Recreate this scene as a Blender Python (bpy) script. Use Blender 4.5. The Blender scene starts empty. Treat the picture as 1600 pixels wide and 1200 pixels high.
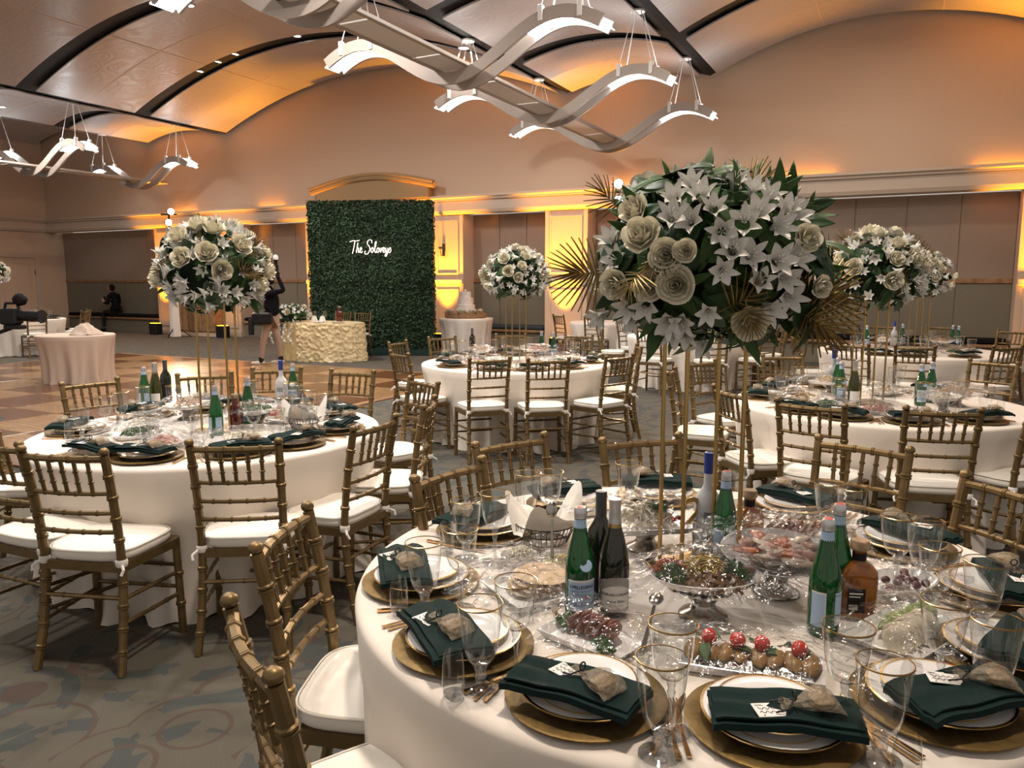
import bpy, math, random
from mathutils import Vector, Matrix, Euler, noise
PI = math.pi
random.seed(7)
sc = bpy.context.scene
COL = sc.collection

# ---------------------------------------------------------------- camera
CAM_H = 1.6
PITCH = math.atan(161 / 1200)
cam_d = bpy.data.cameras.new('camera')
cam = bpy.data.objects.new('camera', cam_d)
COL.objects.link(cam)
cam.location = (0, 0, CAM_H)
cam.rotation_euler = (PI / 2 - PITCH, 0, 0)
cam_d.sensor_width = 36
cam_d.lens = 27
cam_d.clip_end = 100
cam_d.clip_start = 0.05
sc.camera = cam

def ray(px, py):
    a = (px - 800) / 1200; b = (600 - py) / 1200
    c, s = math.cos(PITCH), math.sin(PITCH)
    return Vector((a, c + b * s, -s + b * c))

def at(px, py, z):                       # the point of the level plane at height z seen there
    r = ray(px, py); t = (z - CAM_H) / r.z
    return Vector((0, 0, CAM_H)) + r * t

def atY(px, py, Y):                      # the point at that distance into the room
    r = ray(px, py)
    return Vector((0, 0, CAM_H)) + r * (Y / r.y)

# room frame: u runs along the far wall, v out of the wall towards the guests
ANG = math.radians(-27)
W0 = Vector((-1.58, 18.95, 0))
ROOM = Matrix.Translation(W0) @ Matrix.Rotation(ANG, 4, 'Z')
def room(u, v, z): return ROOM @ Vector((u, -v, z))

# ---------------------------------------------------------------- world, exposure
w = bpy.data.worlds.new('hall_air'); sc.world = w; w.use_nodes = True
bg = w.node_tree.nodes['Background']
bg.inputs[0].default_value = (1.0, 0.89, 0.79, 1)
bg.inputs[1].default_value = 0.36
sc.view_settings.view_transform = 'Standard'
sc.view_settings.look = 'None'
sc.view_settings.exposure = 0.38
sc.view_settings.gamma = 1.0
sc.view_settings.use_curve_mapping = False
cy = sc.cycles
cy.transparent_max_bounces = 28
cy.max_bounces = 7
cy.transmission_bounces = 5
cy.glossy_bounces = 2
cy.diffuse_bounces = 3
cy.caustics_reflective = False
cy.caustics_refractive = False
cy.sample_clamp_indirect = 4.0

def area_light(name, loc, energy, color, size, target=None, spread=None):
    d = bpy.data.lights.new(name, 'AREA'); d.shape = 'DISK'; d.size = size
    d.energy = energy; d.color = color
    if spread: d.spread = spread
    o = bpy.data.objects.new(name, d); COL.objects.link(o); o.location = loc
    if target is not None:
        o.rotation_euler = (Vector(target) - Vector(loc)).to_track_quat('-Z', 'Y').to_euler()
    return o
def spot_light(name, loc, energy, color, target, angle, blend=.6, size=.05):
    d = bpy.data.lights.new(name, 'SPOT'); d.energy = energy; d.color = color
    d.spot_size = math.radians(angle); d.spot_blend = blend; d.shadow_soft_size = size
    o = bpy.data.objects.new(name, d); COL.objects.link(o); o.location = loc
    o.rotation_euler = (Vector(target) - Vector(loc)).to_track_quat('-Z', 'Y').to_euler()
    return o
WARM = (1.0, .85, .70); SOFT = (1.0, .93, .86); AMBER = (1.0, .37, .012)
# recessed downlights in the dark ribs over the tables (u, v, z, power)
DOWN = [(9.3, 14.1, 6.2, 300, WARM), (6.1, 11.3, 5.5, 230, SOFT), (3.1, 14.1, 5.5, 230, SOFT), (6.1, 14.1, 5.5, 170, SOFT),
        (9.3, 8.5, 6.2, 250, WARM), (6.1, 7.0, 5.5, 190, SOFT), (3.1, 8.5, 5.5, 220, SOFT), (-2.0, 8.5, 6.6, 200, SOFT),
        (-2.0, 5.6, 6.6, 420, SOFT), (3.1, 4.4, 5.5, 240, SOFT), (-7.4, 8.5, 5.5, 130, WARM), (-8.0, 5.6, 5.4, 260, SOFT), (9.3, 3.2, 6.2, 120, WARM)]
for k, (u, v, z, e, c) in enumerate(DOWN):
    area_light('downlight', room(u, v, z - .06), e*.47, c, .45, room(u, v, 0), math.radians(175))

# ---------------------------------------------------------------- mesh helpers
def catmull(P, n):
    P = [Vector(p) for p in P]; out = []
    for i in range(len(P) - 1):
        p0 = P[max(i - 1, 0)]; p1 = P[i]; p2 = P[i + 1]; p3 = P[min(i + 2, len(P) - 1)]
        for k in range(n):
            t = k / n; t2 = t * t; t3 = t2 * t
            out.append(.5 * ((2 * p1) + (p2 - p0) * t + (2 * p0 - 5 * p1 + 4 * p2 - p3) * t2 + (3 * p1 - p0 - 3 * p2 + p3) * t3))
    out.append(P[-1]); return out

class MB:
    def __init__(s): s.v = []; s.f = []
    def box(s, a, b, M=None):
        x0, y0, z0 = a; x1, y1, z1 = b; n = len(s.v)
        P = [(x0,y0,z0),(x1,y0,z0),(x1,y1,z0),(x0,y1,z0),(x0,y0,z1),(x1,y0,z1),(x1,y1,z1),(x0,y1,z1)]
        s.v += [tuple(M @ Vector(p)) if M else p for p in P]
        s.f += [tuple(n + i for i in q) for q in ((0,3,2,1),(4,5,6,7),(0,1,5,4),(1,2,6,5),(2,3,7,6),(3,0,4,7))]
        return s
    def bevbox(s, a, b, r, M=None):       # box with chamfered edges (stack of inset loops)
        x0, y0, z0 = a; x1, y1, z1 = b; n = len(s.v); P = []
        def loop(i, z, k):
            X0, X1, Y0, Y1 = x0 + i, x1 - i, y0 + i, y1 - i
            return [(X0+k,Y0,z),(X1-k,Y0,z),(X1,Y0+k,z),(X1,Y1-k,z),(X1-k,Y1,z),(X0+k,Y1,z),(X0,Y1-k,z),(X0,Y0+k,z)]
        for i, z in ((r, z0), (0, z0 + r), (0, z1 - r), (r, z1)): P += loop(i, z, r)
        s.v += [tuple(M @ Vector(p)) if M else p for p in P]
        for k in range(3):
            for j in range(8):
                A = n + k*8 + j; B = n + k*8 + (j+1) % 8; s.f.append((A, B, B+8, A+8))
        s.f.append(tuple(n + 7 - j for j in range(8))); s.f.append(tuple(n + 24 + j for j in range(8)))
        return s
    def lathe(s, prof, seg=24, c=(0,0,0), M=None, close=False):
        n = len(s.v); m = len(prof)
        for r, z in prof:
            for k in range(seg):
                a = 2*PI*k/seg; p = Vector((c[0]+r*math.cos(a), c[1]+r*math.sin(a), c[2]+z))
                s.v.append(tuple(M @ p) if M else tuple(p))
        for i in range(m-1):
            for k in range(seg):
                k2 = (k+1) % seg
                s.f.append((n+i*seg+k, n+i*seg+k2, n+(i+1)*seg+k2, n+(i+1)*seg+k))
        if close:
            for k in range(seg):
                k2 = (k+1) % seg
                s.f.append((n+(m-1)*seg+k, n+(m-1)*seg+k2, n+k2, n+k))
        else:
            if prof[0][0] > 1e-6 and close is None: pass
        return s
    def cap(s, idx): s.f.append(tuple(idx)); return s
    def tube(s, pts, rad, seg=8, cap=True, up=None, flat=1.0):
        pts = [Vector(p) for p in pts]; n = len(s.v); m = len(pts)
        R = rad if isinstance(rad, (list, tuple)) else [rad]*m
        prev = None
        for i, p in enumerate(pts):
            d = (pts[min(i+1,m-1)] - pts[max(i-1,0)])
            if d.length < 1e-9: d = Vector((0,0,1))
            d.normalize()
            if prev is None:
                ref = Vector(up) if up else (Vector((0,0,1)) if abs(d.z) < .9 else Vector((1,0,0)))
                x = d.cross(ref).normalized()
            else:
                x = (prev - d*prev.dot(d)).normalized()
            prev = x; y = d.cross(x)
            for k in range(seg):
                a = 2*PI*k/seg
                s.v.append(tuple(p + x*(R[i]*math.cos(a)) + y*(R[i]*flat*math.sin(a))))
        for i in range(m-1):
            for k in range(seg):
                k2 = (k+1) % seg
                s.f.append((n+i*seg+k, n+i*seg+k2, n+(i+1)*seg+k2, n+(i+1)*seg+k))
        if cap:
            s.f.append(tuple(n+seg-1-k for k in range(seg))); s.f.append(tuple(n+(m-1)*seg+k for k in range(seg)))
        return s
    def bamboo(s, path, r, gap=.085, seg=8, n=7, ring=1.28, cap=True):   # turned tube with double rings
        P = catmull(path, n); L = [0]
        for i in range(1, len(P)): L.append(L[-1] + (P[i]-P[i-1]).length)
        T = L[-1]
        def pos(l):
            l = min(max(l, 0), T)
            for i in range(1, len(P)):
                if l <= L[i]: return P[i-1].lerp(P[i], (l-L[i-1])/max(L[i]-L[i-1], 1e-9))
            return P[-1].copy()
        st = [(0, r)]; k = max(1, round(T/gap)); h = r*.28
        for j in range(1, k):
            c = T*j/k
            st += [(c-2.2*h, r), (c-1.5*h, r*ring), (c-.4*h, r*ring), (c, r*1.05), (c+.4*h, r*ring), (c+1.5*h, r*ring), (c+2.2*h, r)]
            if len(P) > 2: st.append((c + T/k*.5, r))
        st.append((T, r)); st = sorted(set((round(a,5), b) for a, b in st))
        return s.tube([pos(a) for a, b in st], [b for a, b in st], seg, cap)
    def ball(s, c, r, seg=10, rings=6, sc=(1,1,1), M=None):
        n = len(s.v); c = Vector(c)
        for i in range(rings+1):
            t = PI*i/rings
            for k in range(seg):
                a = 2*PI*k/seg
                p = Vector((c.x+r*sc[0]*math.sin(t)*math.cos(a), c.y+r*sc[1]*math.sin(t)*math.sin(a), c.z-r*sc[2]*math.cos(t)))
                s.v.append(tuple(M @ p) if M else tuple(p))
        for i in range(rings):
            for k in range(seg):
                k2 = (k+1) % seg
                s.f.append((n+i*seg+k, n+i*seg+k2, n+(i+1)*seg+k2, n+(i+1)*seg+k))
        return s
    def grid(s, nx, ny, fn, wrap=False):
        n = len(s.v)
        for j in range(ny+1):
            for i in range(nx+1): s.v.append(tuple(fn(i/nx, j/ny)))
        for j in range(ny):
            for i in range(nx):
                a = n + j*(nx+1) + i; s.f.append((a, a+1, a+nx+2, a+nx+1))
        return s
    def slab(s, nx, ny, fn, t):           # grid with thickness t downwards
        n = len(s.v); W = nx+1; K = W*(ny+1)
        top = [Vector(fn(i/nx, j/ny)) for j in range(ny+1) for i in range(nx+1)]
        s.v += [tuple(p) for p in top] + [(p.x, p.y, p.z-t) for p in top]
        for j in range(ny):
            for i in range(nx):
                a = n + j*W + i; s.f.append((a, a+1, a+W+1, a+W)); b = a+K; s.f.append((b, b+W, b+W+1, b+1))
        for i in range(nx):
            a = n+i; s.f.append((a, a+K, a+K+1, a+1)); a = n+ny*W+i; s.f.append((a, a+1, a+K+1, a+K))
        for j in range(ny):
            a = n+j*W; s.f.append((a, a+W, a+W+K, a+K)); a = n+j*W+nx; s.f.append((a, a+K, a+W+K, a+W))
        return s
    def prism(s, poly, z0, z1, M=None):
        n = len(s.v); m = len(poly)
        for z in (z0, z1):
            for x, y in poly:
                p = Vector((x, y, z)); s.v.append(tuple(M @ p) if M else tuple(p))
        s.f.append(tuple(n+m-1-i for i in range(m))); s.f.append(tuple(n+m+i for i in range(m)))
        for i in range(m):
            j = (i+1) % m; s.f.append((n+i, n+j, n+m+j, n+m+i))
        return s
    def mesh(s, name, mat, smooth=True, ang=40):
        me = bpy.data.meshes.new(name)
        me.from_pydata(s.v, [], s.f); me.update()
        if mat: me.materials.append(mat)
        if smooth and len(me.polygons):
            me.polygons.foreach_set('use_smooth', [True]*len(me.polygons))
            if ang < 180: me.set_sharp_from_angle(angle=math.radians(ang))
        return me

def link(name, mesh, parent=None, loc=None, rot=None, scale=None, M=None):
    o = bpy.data.objects.new(name, mesh); COL.objects.link(o)
    if parent is not None: o.parent = parent
    if M is not None: o.matrix_local = M
    if loc is not None: o.location = loc
    if rot is not None: o.rotation_euler = rot
    if scale is not None: o.scale = scale if isinstance(scale, (tuple, list, Vector)) else (scale,)*3
    return o
def thing(name, label, cat, loc=(0,0,0), rz=0, group=None, mesh=None, M=None):
    o = link(name, mesh, None, loc if M is None else None, (0,0,rz) if M is None else None, None, M)
    o['label'] = label; o['category'] = cat
    if group: o['group'] = group
    return o
def struct(name, mesh, parent=None, M=None):
    o = link(name, mesh, parent, M=M)
    if parent is None: o['kind'] = 'structure'
    return o
def rstruct(name, mb, mat, smooth=False):          # a piece of the room, given in room coordinates (u, -v, z)
    return struct(name, mb.mesh(name, mat, smooth), None, ROOM)

# ---------------------------------------------------------------- materials
MATS = {}
def mat(name, col, rough=.5, metal=0, spec=.5, emit=None, es=0, trans=0, ior=1.45, bump=0, bscale=60, var=0, vscale=8, col2=None, sheen=0, sss=0, coat=0, alpha=1):
    m = bpy.data.materials.new(name); m.use_nodes = True; MATS[name] = m
    nt = m.node_tree; b = nt.nodes['Principled BSDF']
    b.inputs['Base Color'].default_value = (*col, 1); b.inputs['Roughness'].default_value = rough
    b.inputs['Metallic'].default_value = metal; b.inputs['Specular IOR Level'].default_value = spec
    b.inputs['Transmission Weight'].default_value = trans; b.inputs['IOR'].default_value = ior
    b.inputs['Coat Weight'].default_value = coat; b.inputs['Alpha'].default_value = alpha
    if sheen: b.inputs['Sheen Weight'].default_value = sheen
    if sss:
        b.inputs['Subsurface Weight'].default_value = sss; b.inputs['Subsurface Radius'].default_value = (.01, .008, .006)
    if emit: b.inputs['Emission Color'].default_value = (*emit, 1); b.inputs['Emission Strength'].default_value = es
    if bump or var:
        tc = nt.nodes.new('ShaderNodeTexCoord')
    if var:
        n = nt.nodes.new('ShaderNodeTexNoise'); n.inputs['Scale'].default_value = vscale; n.inputs['Detail'].default_value = 5
        nt.links.new(tc.outputs['Object'], n.inputs['Vector'])
        r = nt.nodes.new('ShaderNodeValToRGB'); c2 = col2 or tuple(c*(1-var) for c in col)
        r.color_ramp.elements[0].position = .35; r.color_ramp.elements[1].position = .65
        r.color_ramp.elements[0].color = (*c2, 1); r.color_ramp.elements[1].color = (*col, 1)
        nt.links.new(n.outputs['Fac'], r.inputs[0]); nt.links.new(r.outputs[0], b.inputs['Base Color'])
    if bump:
        n2 = nt.nodes.new('ShaderNodeTexNoise'); n2.inputs['Scale'].default_value = bscale; n2.inputs['Detail'].default_value = 4
        nt.links.new(tc.outputs['Object'], n2.inputs['Vector'])
        bp = nt.nodes.new('ShaderNodeBump'); bp.inputs['Strength'].default_value = bump; bp.inputs['Distance'].default_value = .02
        nt.links.new(n2.outputs['Fac'], bp.inputs['Height']); nt.links.new(bp.outputs[0], b.inputs['Normal'])
    return m
def thin_glass(name, tint=(1,1,1), gl=1.0, rough=.02, ior=1.45, bump=0, bscale=40, add=0.0, power=2.8):
    m = bpy.data.materials.new(name); m.use_nodes = True; nt = m.node_tree; nt.nodes.clear()
    o = nt.nodes.new('ShaderNodeOutputMaterial'); mx = nt.nodes.new('ShaderNodeMixShader')
    t = nt.nodes.new('ShaderNodeBsdfTransparent'); g = nt.nodes.new('ShaderNodeBsdfGlossy'); fr = nt.nodes.new('ShaderNodeLayerWeight')
    t.inputs[0].default_value = (*tint, 1); g.inputs['Roughness'].default_value = rough; g.inputs[0].default_value = (gl, gl, gl, 1)
    fr.inputs['Blend'].default_value = .5
    pw = nt.nodes.new('ShaderNodeMath'); pw.operation = 'POWER'; pw.inputs[1].default_value = power
    nt.links.new(fr.outputs['Facing'], pw.inputs[0])
    ma = nt.nodes.new('ShaderNodeMath'); ma.operation = 'MULTIPLY_ADD'; ma.use_clamp = True; ma.inputs[1].default_value = .85
    ma.inputs[2].default_value = ((ior - 1)/(ior + 1))**2 + add; nt.links.new(pw.outputs[0], ma.inputs[0]); fac = ma.outputs[0]
    if bump:
        tc = nt.nodes.new('ShaderNodeTexCoord'); n2 = nt.nodes.new('ShaderNodeTexNoise'); n2.inputs['Scale'].default_value = bscale
        nt.links.new(tc.outputs['Object'], n2.inputs['Vector'])
        bp = nt.nodes.new('ShaderNodeBump'); bp.inputs['Strength'].default_value = bump; bp.inputs['Distance'].default_value = .02
        nt.links.new(n2.outputs['Fac'], bp.inputs['Height'])
        nt.links.new(bp.outputs[0], g.inputs['Normal']); nt.links.new(bp.outputs[0], fr.inputs['Normal'])
    nt.links.new(fac, mx.inputs[0]); nt.links.new(t.outputs[0], mx.inputs[1]); nt.links.new(g.outputs[0], mx.inputs[2])
    nt.links.new(mx.outputs[0], o.inputs[0]); return m

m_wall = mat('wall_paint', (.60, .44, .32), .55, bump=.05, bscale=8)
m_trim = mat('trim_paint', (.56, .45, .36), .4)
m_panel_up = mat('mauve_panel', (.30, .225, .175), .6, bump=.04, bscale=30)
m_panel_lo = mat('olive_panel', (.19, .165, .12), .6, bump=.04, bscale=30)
m_dark = mat('dark_gap', (.012, .011, .010), .7)
m_black = mat('black_matte', (.012, .012, .013), .5, spec=.25)
m_blackcloth = mat('black_cloth', (.009, .009, .011), .95, spec=.1)
m_cream = mat('cream_joint', (.62, .52, .44), .5)
m_gold = mat('gold_paint', (.22, .147, .064), .42, metal=.7, var=.25, vscale=14, coat=.1)
m_brass = mat('brass', (.46, .31, .12), .28, metal=1)
m_cut = mat('gold_cutlery', (.72, .44, .20), .2, metal=1)
m_rim = mat('gold_rim', (.80, .55, .24), .2, metal=1)
m_charger = mat('gold_charger', (.215, .138, .048), .5, metal=.75, var=.35, vscale=40, bump=.08, bscale=50)
m_cloth = mat('ivory_cloth', (.79, .71, .63), .85, bump=.06, bscale=14, sheen=.15)
m_cloth2 = mat('peach_cloth', (.55, .43, .35), .85, bump=.1, bscale=20)
m_white_cloth = mat('white_cloth', (.82, .78, .72), .8, bump=.15, bscale=40)
m_cushion = mat('cushion_fabric', (.86, .81, .73), .8, bump=.05, bscale=30, sheen=.1)
m_piping = mat('cushion_piping', (.74, .69, .61), .8)
m_tie = mat('cushion_tie', (.84, .80, .75), .8)
m_china = mat('white_china', (.84, .82, .80), .15, coat=.3)
m_napkin = mat('green_napkin', (.007, .020, .0185), .85, spec=.2, bump=.05, bscale=80)
m_glass = thin_glass('clear_glass', (.955, .965, .965), 1.0, .015, 1.5, add=.03)
m_stem = thin_glass('stem_glass', (.90, .91, .92), 1.0, .03, 1.7, add=.08, power=2.0)
m_film = thin_glass('cling_film', (.93, .93, .93), .95, .16, 1.4, bump=.9, bscale=35, add=.03, power=4.5)
m_pouch = mat('organza_film', (.44, .36, .26), .35, spec=.6, bump=.7, bscale=70, alpha=.42)
m_candy = mat('brown_candy', (.30, .19, .08), .35, bump=.4, bscale=90)
m_card = mat('white_card', (.84, .80, .76), .7)
m_ink = mat('black_ink', (.02, .02, .02), .7)
m_green_glass = mat('green_bottle_glass', (.004, .13, .022), .05, trans=.55, ior=1.45, coat=.6)
m_dark_glass = mat('dark_bottle_glass', (.012, .014, .008), .06, coat=.6)
m_olive_glass = mat('olive_bottle_glass', (.05, .055, .008), .06, trans=.35, coat=.5)
m_frost = mat('frosted_glass', (.70, .71, .72), .4, trans=.25)
m_blue = mat('blue_label', (.02, .05, .28), .45)
m_paleblue = mat('pale_blue_label', (.42, .58, .78), .5)
m_paper = mat('label_paper', (.82, .80, .77), .6)
m_greylabel = mat('grey_label', (.36, .34, .31), .5)
m_capsilver = mat('silver_foil', (.62, .62, .64), .35, metal=.9)
m_capdark = mat('dark_foil', (.10, .10, .11), .4, metal=.5)
m_amber = mat('amber_whiskey', (.36, .115, .012), .05, trans=.35, coat=.6)
m_maroon = mat('maroon_drink', (.14, .018, .012), .06, trans=.3, coat=.6)
m_cork = mat('cork_stopper', (.48, .33, .2), .7, var=.4, vscale=60)
m_red = mat('red_star', (.65, .04, .03), .5)
m_steel = mat('polished_steel', (.45, .42, .38), .2, metal=1)
m_wire = mat('dark_wire', (.12, .11, .10), .35, metal=.9)
m_rose = mat('rose_petal', (.78, .73, .58), .6, sss=.15)
m_lily = mat('lily_petal', (.76, .745, .70), .6, sss=.15)
m_leaf = mat('green_leaf', (.055, .115, .030), .5, spec=.3, var=.5, vscale=14)
m_leaf2 = mat('dark_leaf', (.028, .070, .022), .45, spec=.3, var=.4, vscale=14)
m_euca = mat('grey_green_leaf', (.07, .12, .075), .55)
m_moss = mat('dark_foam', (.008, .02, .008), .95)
m_frond = mat('gold_frond', (.27, .18, .06), .36, metal=.75, var=.45, vscale=20)
m_hedge = mat('hedge_leaf', (.026, .064, .024), .55, var=.6, vscale=3)
m_neon = mat('neon_tube', (1, .8, .75), .4, emit=(1.0, .72, .63), es=3)
m_lens = mat('lamp_lens', (.9, .95, 1), .4, emit=(.90, .95, 1.0), es=8)
m_led = mat('amber_led', (1, .5, .05), .4, emit=AMBER, es=14)
m_spotlens = mat('spot_lens', (1, .95, .9), .4, emit=(1, .95, .88), es=60)
m_downlens = mat('downlight_lens', (1, .97, .9), .4, emit=(1, .96, .9), es=9)
m_ribbon = mat('lamp_ribbon', (.37, .31, .27), .5)
m_ribbon_in = mat('lamp_ribbon_inner', (.74, .72, .70), .45)
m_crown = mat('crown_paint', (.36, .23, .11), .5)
m_wood = mat('oak_board', (.36, .20, .10), .45, var=.4, vscale=6)
m_skin = mat('skin', (.55, .33, .24), .55, sss=.1)
m_hair = mat('dark_hair', (.011, .009, .008), .7, spec=.15)
m_pants = mat('beige_trousers', (.36, .25, .19), .85)
m_shoe = mat('pale_shoe', (.50, .42, .34), .7)
m_rosette = mat('champagne_satin', (.78, .62, .36), .42, bump=1.0, bscale=16, sheen=.2)
m_plainchamp = mat('champagne_plain', (.60, .44, .21), .6, bump=.1)
m_icing = mat('white_icing', (.84, .76, .70), .6, bump=.9, bscale=28)
m_woodslab = mat('wood_slab', (.34, .20, .10), .6, var=.4, vscale=20)

def carpet_material():
    m = bpy.data.materials.new('patterned_carpet'); m.use_nodes = True; nt = m.node_tree; b = nt.nodes['Principled BSDF']
    tc = nt.nodes.new('ShaderNodeTexCoord')
    def vor(scale):
        v = nt.nodes.new('ShaderNodeTexVoronoi'); v.inputs['Scale'].default_value = scale; v.inputs['Randomness'].default_value = .75
        nt.links.new(tc.outputs['Object'], v.inputs['Vector']); return v
    def band(src, freq, lo, hi):
        mu = nt.nodes.new('ShaderNodeMath'); mu.operation = 'MULTIPLY'; mu.inputs[1].default_value = freq; nt.links.new(src, mu.inputs[0])
        fr = nt.nodes.new('ShaderNodeMath'); fr.operation = 'FRACT'; nt.links.new(mu.outputs[0], fr.inputs[0])
        g1 = nt.nodes.new('ShaderNodeMath'); g1.operation = 'GREATER_THAN'; g1.inputs[1].default_value = lo; nt.links.new(fr.outputs[0], g1.inputs[0])
        g2 = nt.nodes.new('ShaderNodeMath'); g2.operation = 'LESS_THAN'; g2.inputs[1].default_value = hi; nt.links.new(fr.outputs[0], g2.inputs[0])
        mm = nt.nodes.new('ShaderNodeMath'); mm.operation = 'MULTIPLY'; nt.links.new(g1.outputs[0], mm.inputs[0]); nt.links.new(g2.outputs[0], mm.inputs[1])
        return mm.outputs[0]
    v1 = vor(1.9); v2 = vor(2.5)
    a = band(v1.outputs['Distance'], 3.2, .45, .85); c = band(v2.outputs['Distance'], 3.6, .40, .52)
    n = nt.nodes.new('ShaderNodeTexNoise'); n.inputs['Scale'].default_value = 5; nt.links.new(tc.outputs['Object'], n.inputs['Vector'])
    gt = nt.nodes.new('ShaderNodeMath'); gt.operation = 'GREATER_THAN'; gt.inputs[1].default_value = .47; nt.links.new(n.outputs['Fac'], gt.inputs[0])
    aa = nt.nodes.new('ShaderNodeMath'); aa.operation = 'MULTIPLY'; nt.links.new(a, aa.inputs[0]); nt.links.new(gt.outputs[0], aa.inputs[1])
    def mix(f, A, B):
        x = nt.nodes.new('ShaderNodeMix'); x.data_type = 'RGBA'; nt.links.new(f, x.inputs[0])
        if isinstance(A, tuple): x.inputs[6].default_value = (*A, 1)
        else: nt.links.new(A, x.inputs[6])
        x.inputs[7].default_value = (*B, 1); return x.outputs[2]
    col = mix(aa.outputs[0], (.092, .082, .062), (.054, .060, .056)); col = mix(c, col, (.076, .054, .042))
    n2 = nt.nodes.new('ShaderNodeTexNoise'); n2.inputs['Scale'].default_value = 260; nt.links.new(tc.outputs['Object'], n2.inputs['Vector'])
    mx = nt.nodes.new('ShaderNodeMix'); mx.data_type = 'RGBA'; mx.blend_type = 'MULTIPLY'; mx.inputs[0].default_value = .55
    nt.links.new(col, mx.inputs[6]); nt.links.new(n2.outputs['Fac'], mx.inputs[7])
    mul = nt.nodes.new('ShaderNodeMix'); mul.data_type = 'RGBA'; mul.blend_type = 'MULTIPLY'; mul.inputs[0].default_value = 1
    mul.inputs[7].default_value = (1.5, 1.5, 1.5, 1); nt.links.new(mx.outputs[2], mul.inputs[6])
    nt.links.new(mul.outputs[2], b.inputs['Base Color']); b.inputs['Roughness'].default_value = .95
    bp = nt.nodes.new('ShaderNodeBump'); bp.inputs['Strength'].default_value = .5; bp.inputs['Distance'].default_value = .01
    nt.links.new(n2.outputs['Fac'], bp.inputs['Height']); nt.links.new(bp.outputs[0], b.inputs['Normal'])
    return m
m_carpet = carpet_material()

def plank_material(name, c1, c2):
    m = bpy.data.materials.new(name); m.use_nodes = True; nt = m.node_tree; b = nt.nodes['Principled BSDF']
    tc = nt.nodes.new('ShaderNodeTexCoord'); mp = nt.nodes.new('ShaderNodeMapping'); mp.inputs['Scale'].default_value = (1, 9, 1)
    nt.links.new(tc.outputs['Object'], mp.inputs[0])
    n = nt.nodes.new('ShaderNodeTexNoise'); n.inputs['Scale'].default_value = 2.2; n.inputs['Detail'].default_value = 4; nt.links.new(mp.outputs[0], n.inputs['Vector'])
    r = nt.nodes.new('ShaderNodeValToRGB'); r.color_ramp.elements[0].position = .3; r.color_ramp.elements[1].position = .7
    r.color_ramp.elements[0].color = (*c1, 1); r.color_ramp.elements[1].color = (*c2, 1)
    nt.links.new(n.outputs['Fac'], r.inputs[0]); nt.links.new(r.outputs[0], b.inputs['Base Color'])
    b.inputs['Roughness'].default_value = .22; return m
m_plank_l = plank_material('light_parquet', (.25, .135, .06), (.37, .22, .105))
m_plank_d = plank_material('dark_parquet', (.10, .040, .017), (.165, .07, .03))

def panel_material():
    m = bpy.data.materials.new('swirl_ceiling_panel'); m.use_nodes = True; nt = m.node_tree; b = nt.nodes['Principled BSDF']
    tc = nt.nodes.new('ShaderNodeTexCoord'); v = nt.nodes.new('ShaderNodeTexVoronoi'); v.inputs['Scale'].default_value = 3.0; v.feature = 'SMOOTH_F1'
    nt.links.new(tc.outputs['Object'], v.inputs['Vector'])
    mu = nt.nodes.new('ShaderNodeMath'); mu.operation = 'MULTIPLY'; mu.inputs[1].default_value = 26; nt.links.new(v.outputs['Distance'], mu.inputs[0])
    si = nt.nodes.new('ShaderNodeMath'); si.operation = 'SINE'; nt.links.new(mu.outputs[0], si.inputs[0])
    r = nt.nodes.new('ShaderNodeMapRange'); r.inputs[1].default_value = -1; r.inputs[2].default_value = 1; r.inputs[3].default_value = .30; r.inputs[4].default_value = .40
    nt.links.new(si.outputs[0], r.inputs[0]); nt.links.new(r.outputs[0], b.inputs['Roughness'])
    b.inputs['Base Color'].default_value = (.52, .47, .45, 1); b.inputs['Specular IOR Level'].default_value = .6
    bp = nt.nodes.new('ShaderNodeBump'); bp.inputs['Strength'].default_value = .06; bp.inputs['Distance'].default_value = .02
    nt.links.new(si.outputs[0], bp.inputs['Height']); nt.links.new(bp.outputs[0], b.inputs['Normal'])
    return m
m_ceil = panel_material()
# ================================================================ the room
# floor with the carpet, and the parquet dance floor laid on it
mb = MB(); mb.box((-19, -19, -.12), (17, 1.2, 0))
fl = rstruct('floor', mb, m_carpet)
df = MB(); df.box((-5.35, -12.75, 0), (3.75, -5.05, .012))
dance = struct('floor_dance', df.mesh('dance_floor_bed', m_dark, False), None, ROOM)
dance['label'] = 'parquet dance floor of light and dark squares'
T = .9
tile_l = MB().bevbox((-.447, -.447, 0), (.447, .447, .014), .004).mesh('tile', m_plank_l, False)
tile_d = MB().bevbox((-.447, -.447, 0), (.447, .447, .014), .004).mesh('tile', m_plank_d, False)
for i in range(10):
    for j in range(8):
        link('tile', tile_l if (i + j) % 2 else tile_d, dance, (-5.3 + .45 + i*T, -5.1 - .5 - j*T - .0, .012), (0, 0, 0 if (i+j) % 2 else PI/2))
for k, (a, b) in enumerate((((-5.42, -12.85, 0), (3.82, -12.72, .018)), ((-5.42, -5.08, 0), (3.82, -4.98, .018)), ((3.70, -12.8, 0), (3.82, -5.0, .018)), ((-5.42, -12.8, 0), (-5.32, -5.0, .018)))):
    link('edge_strip', MB().box(a, b).mesh('edge_strip', m_wood, False), dance)

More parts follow.
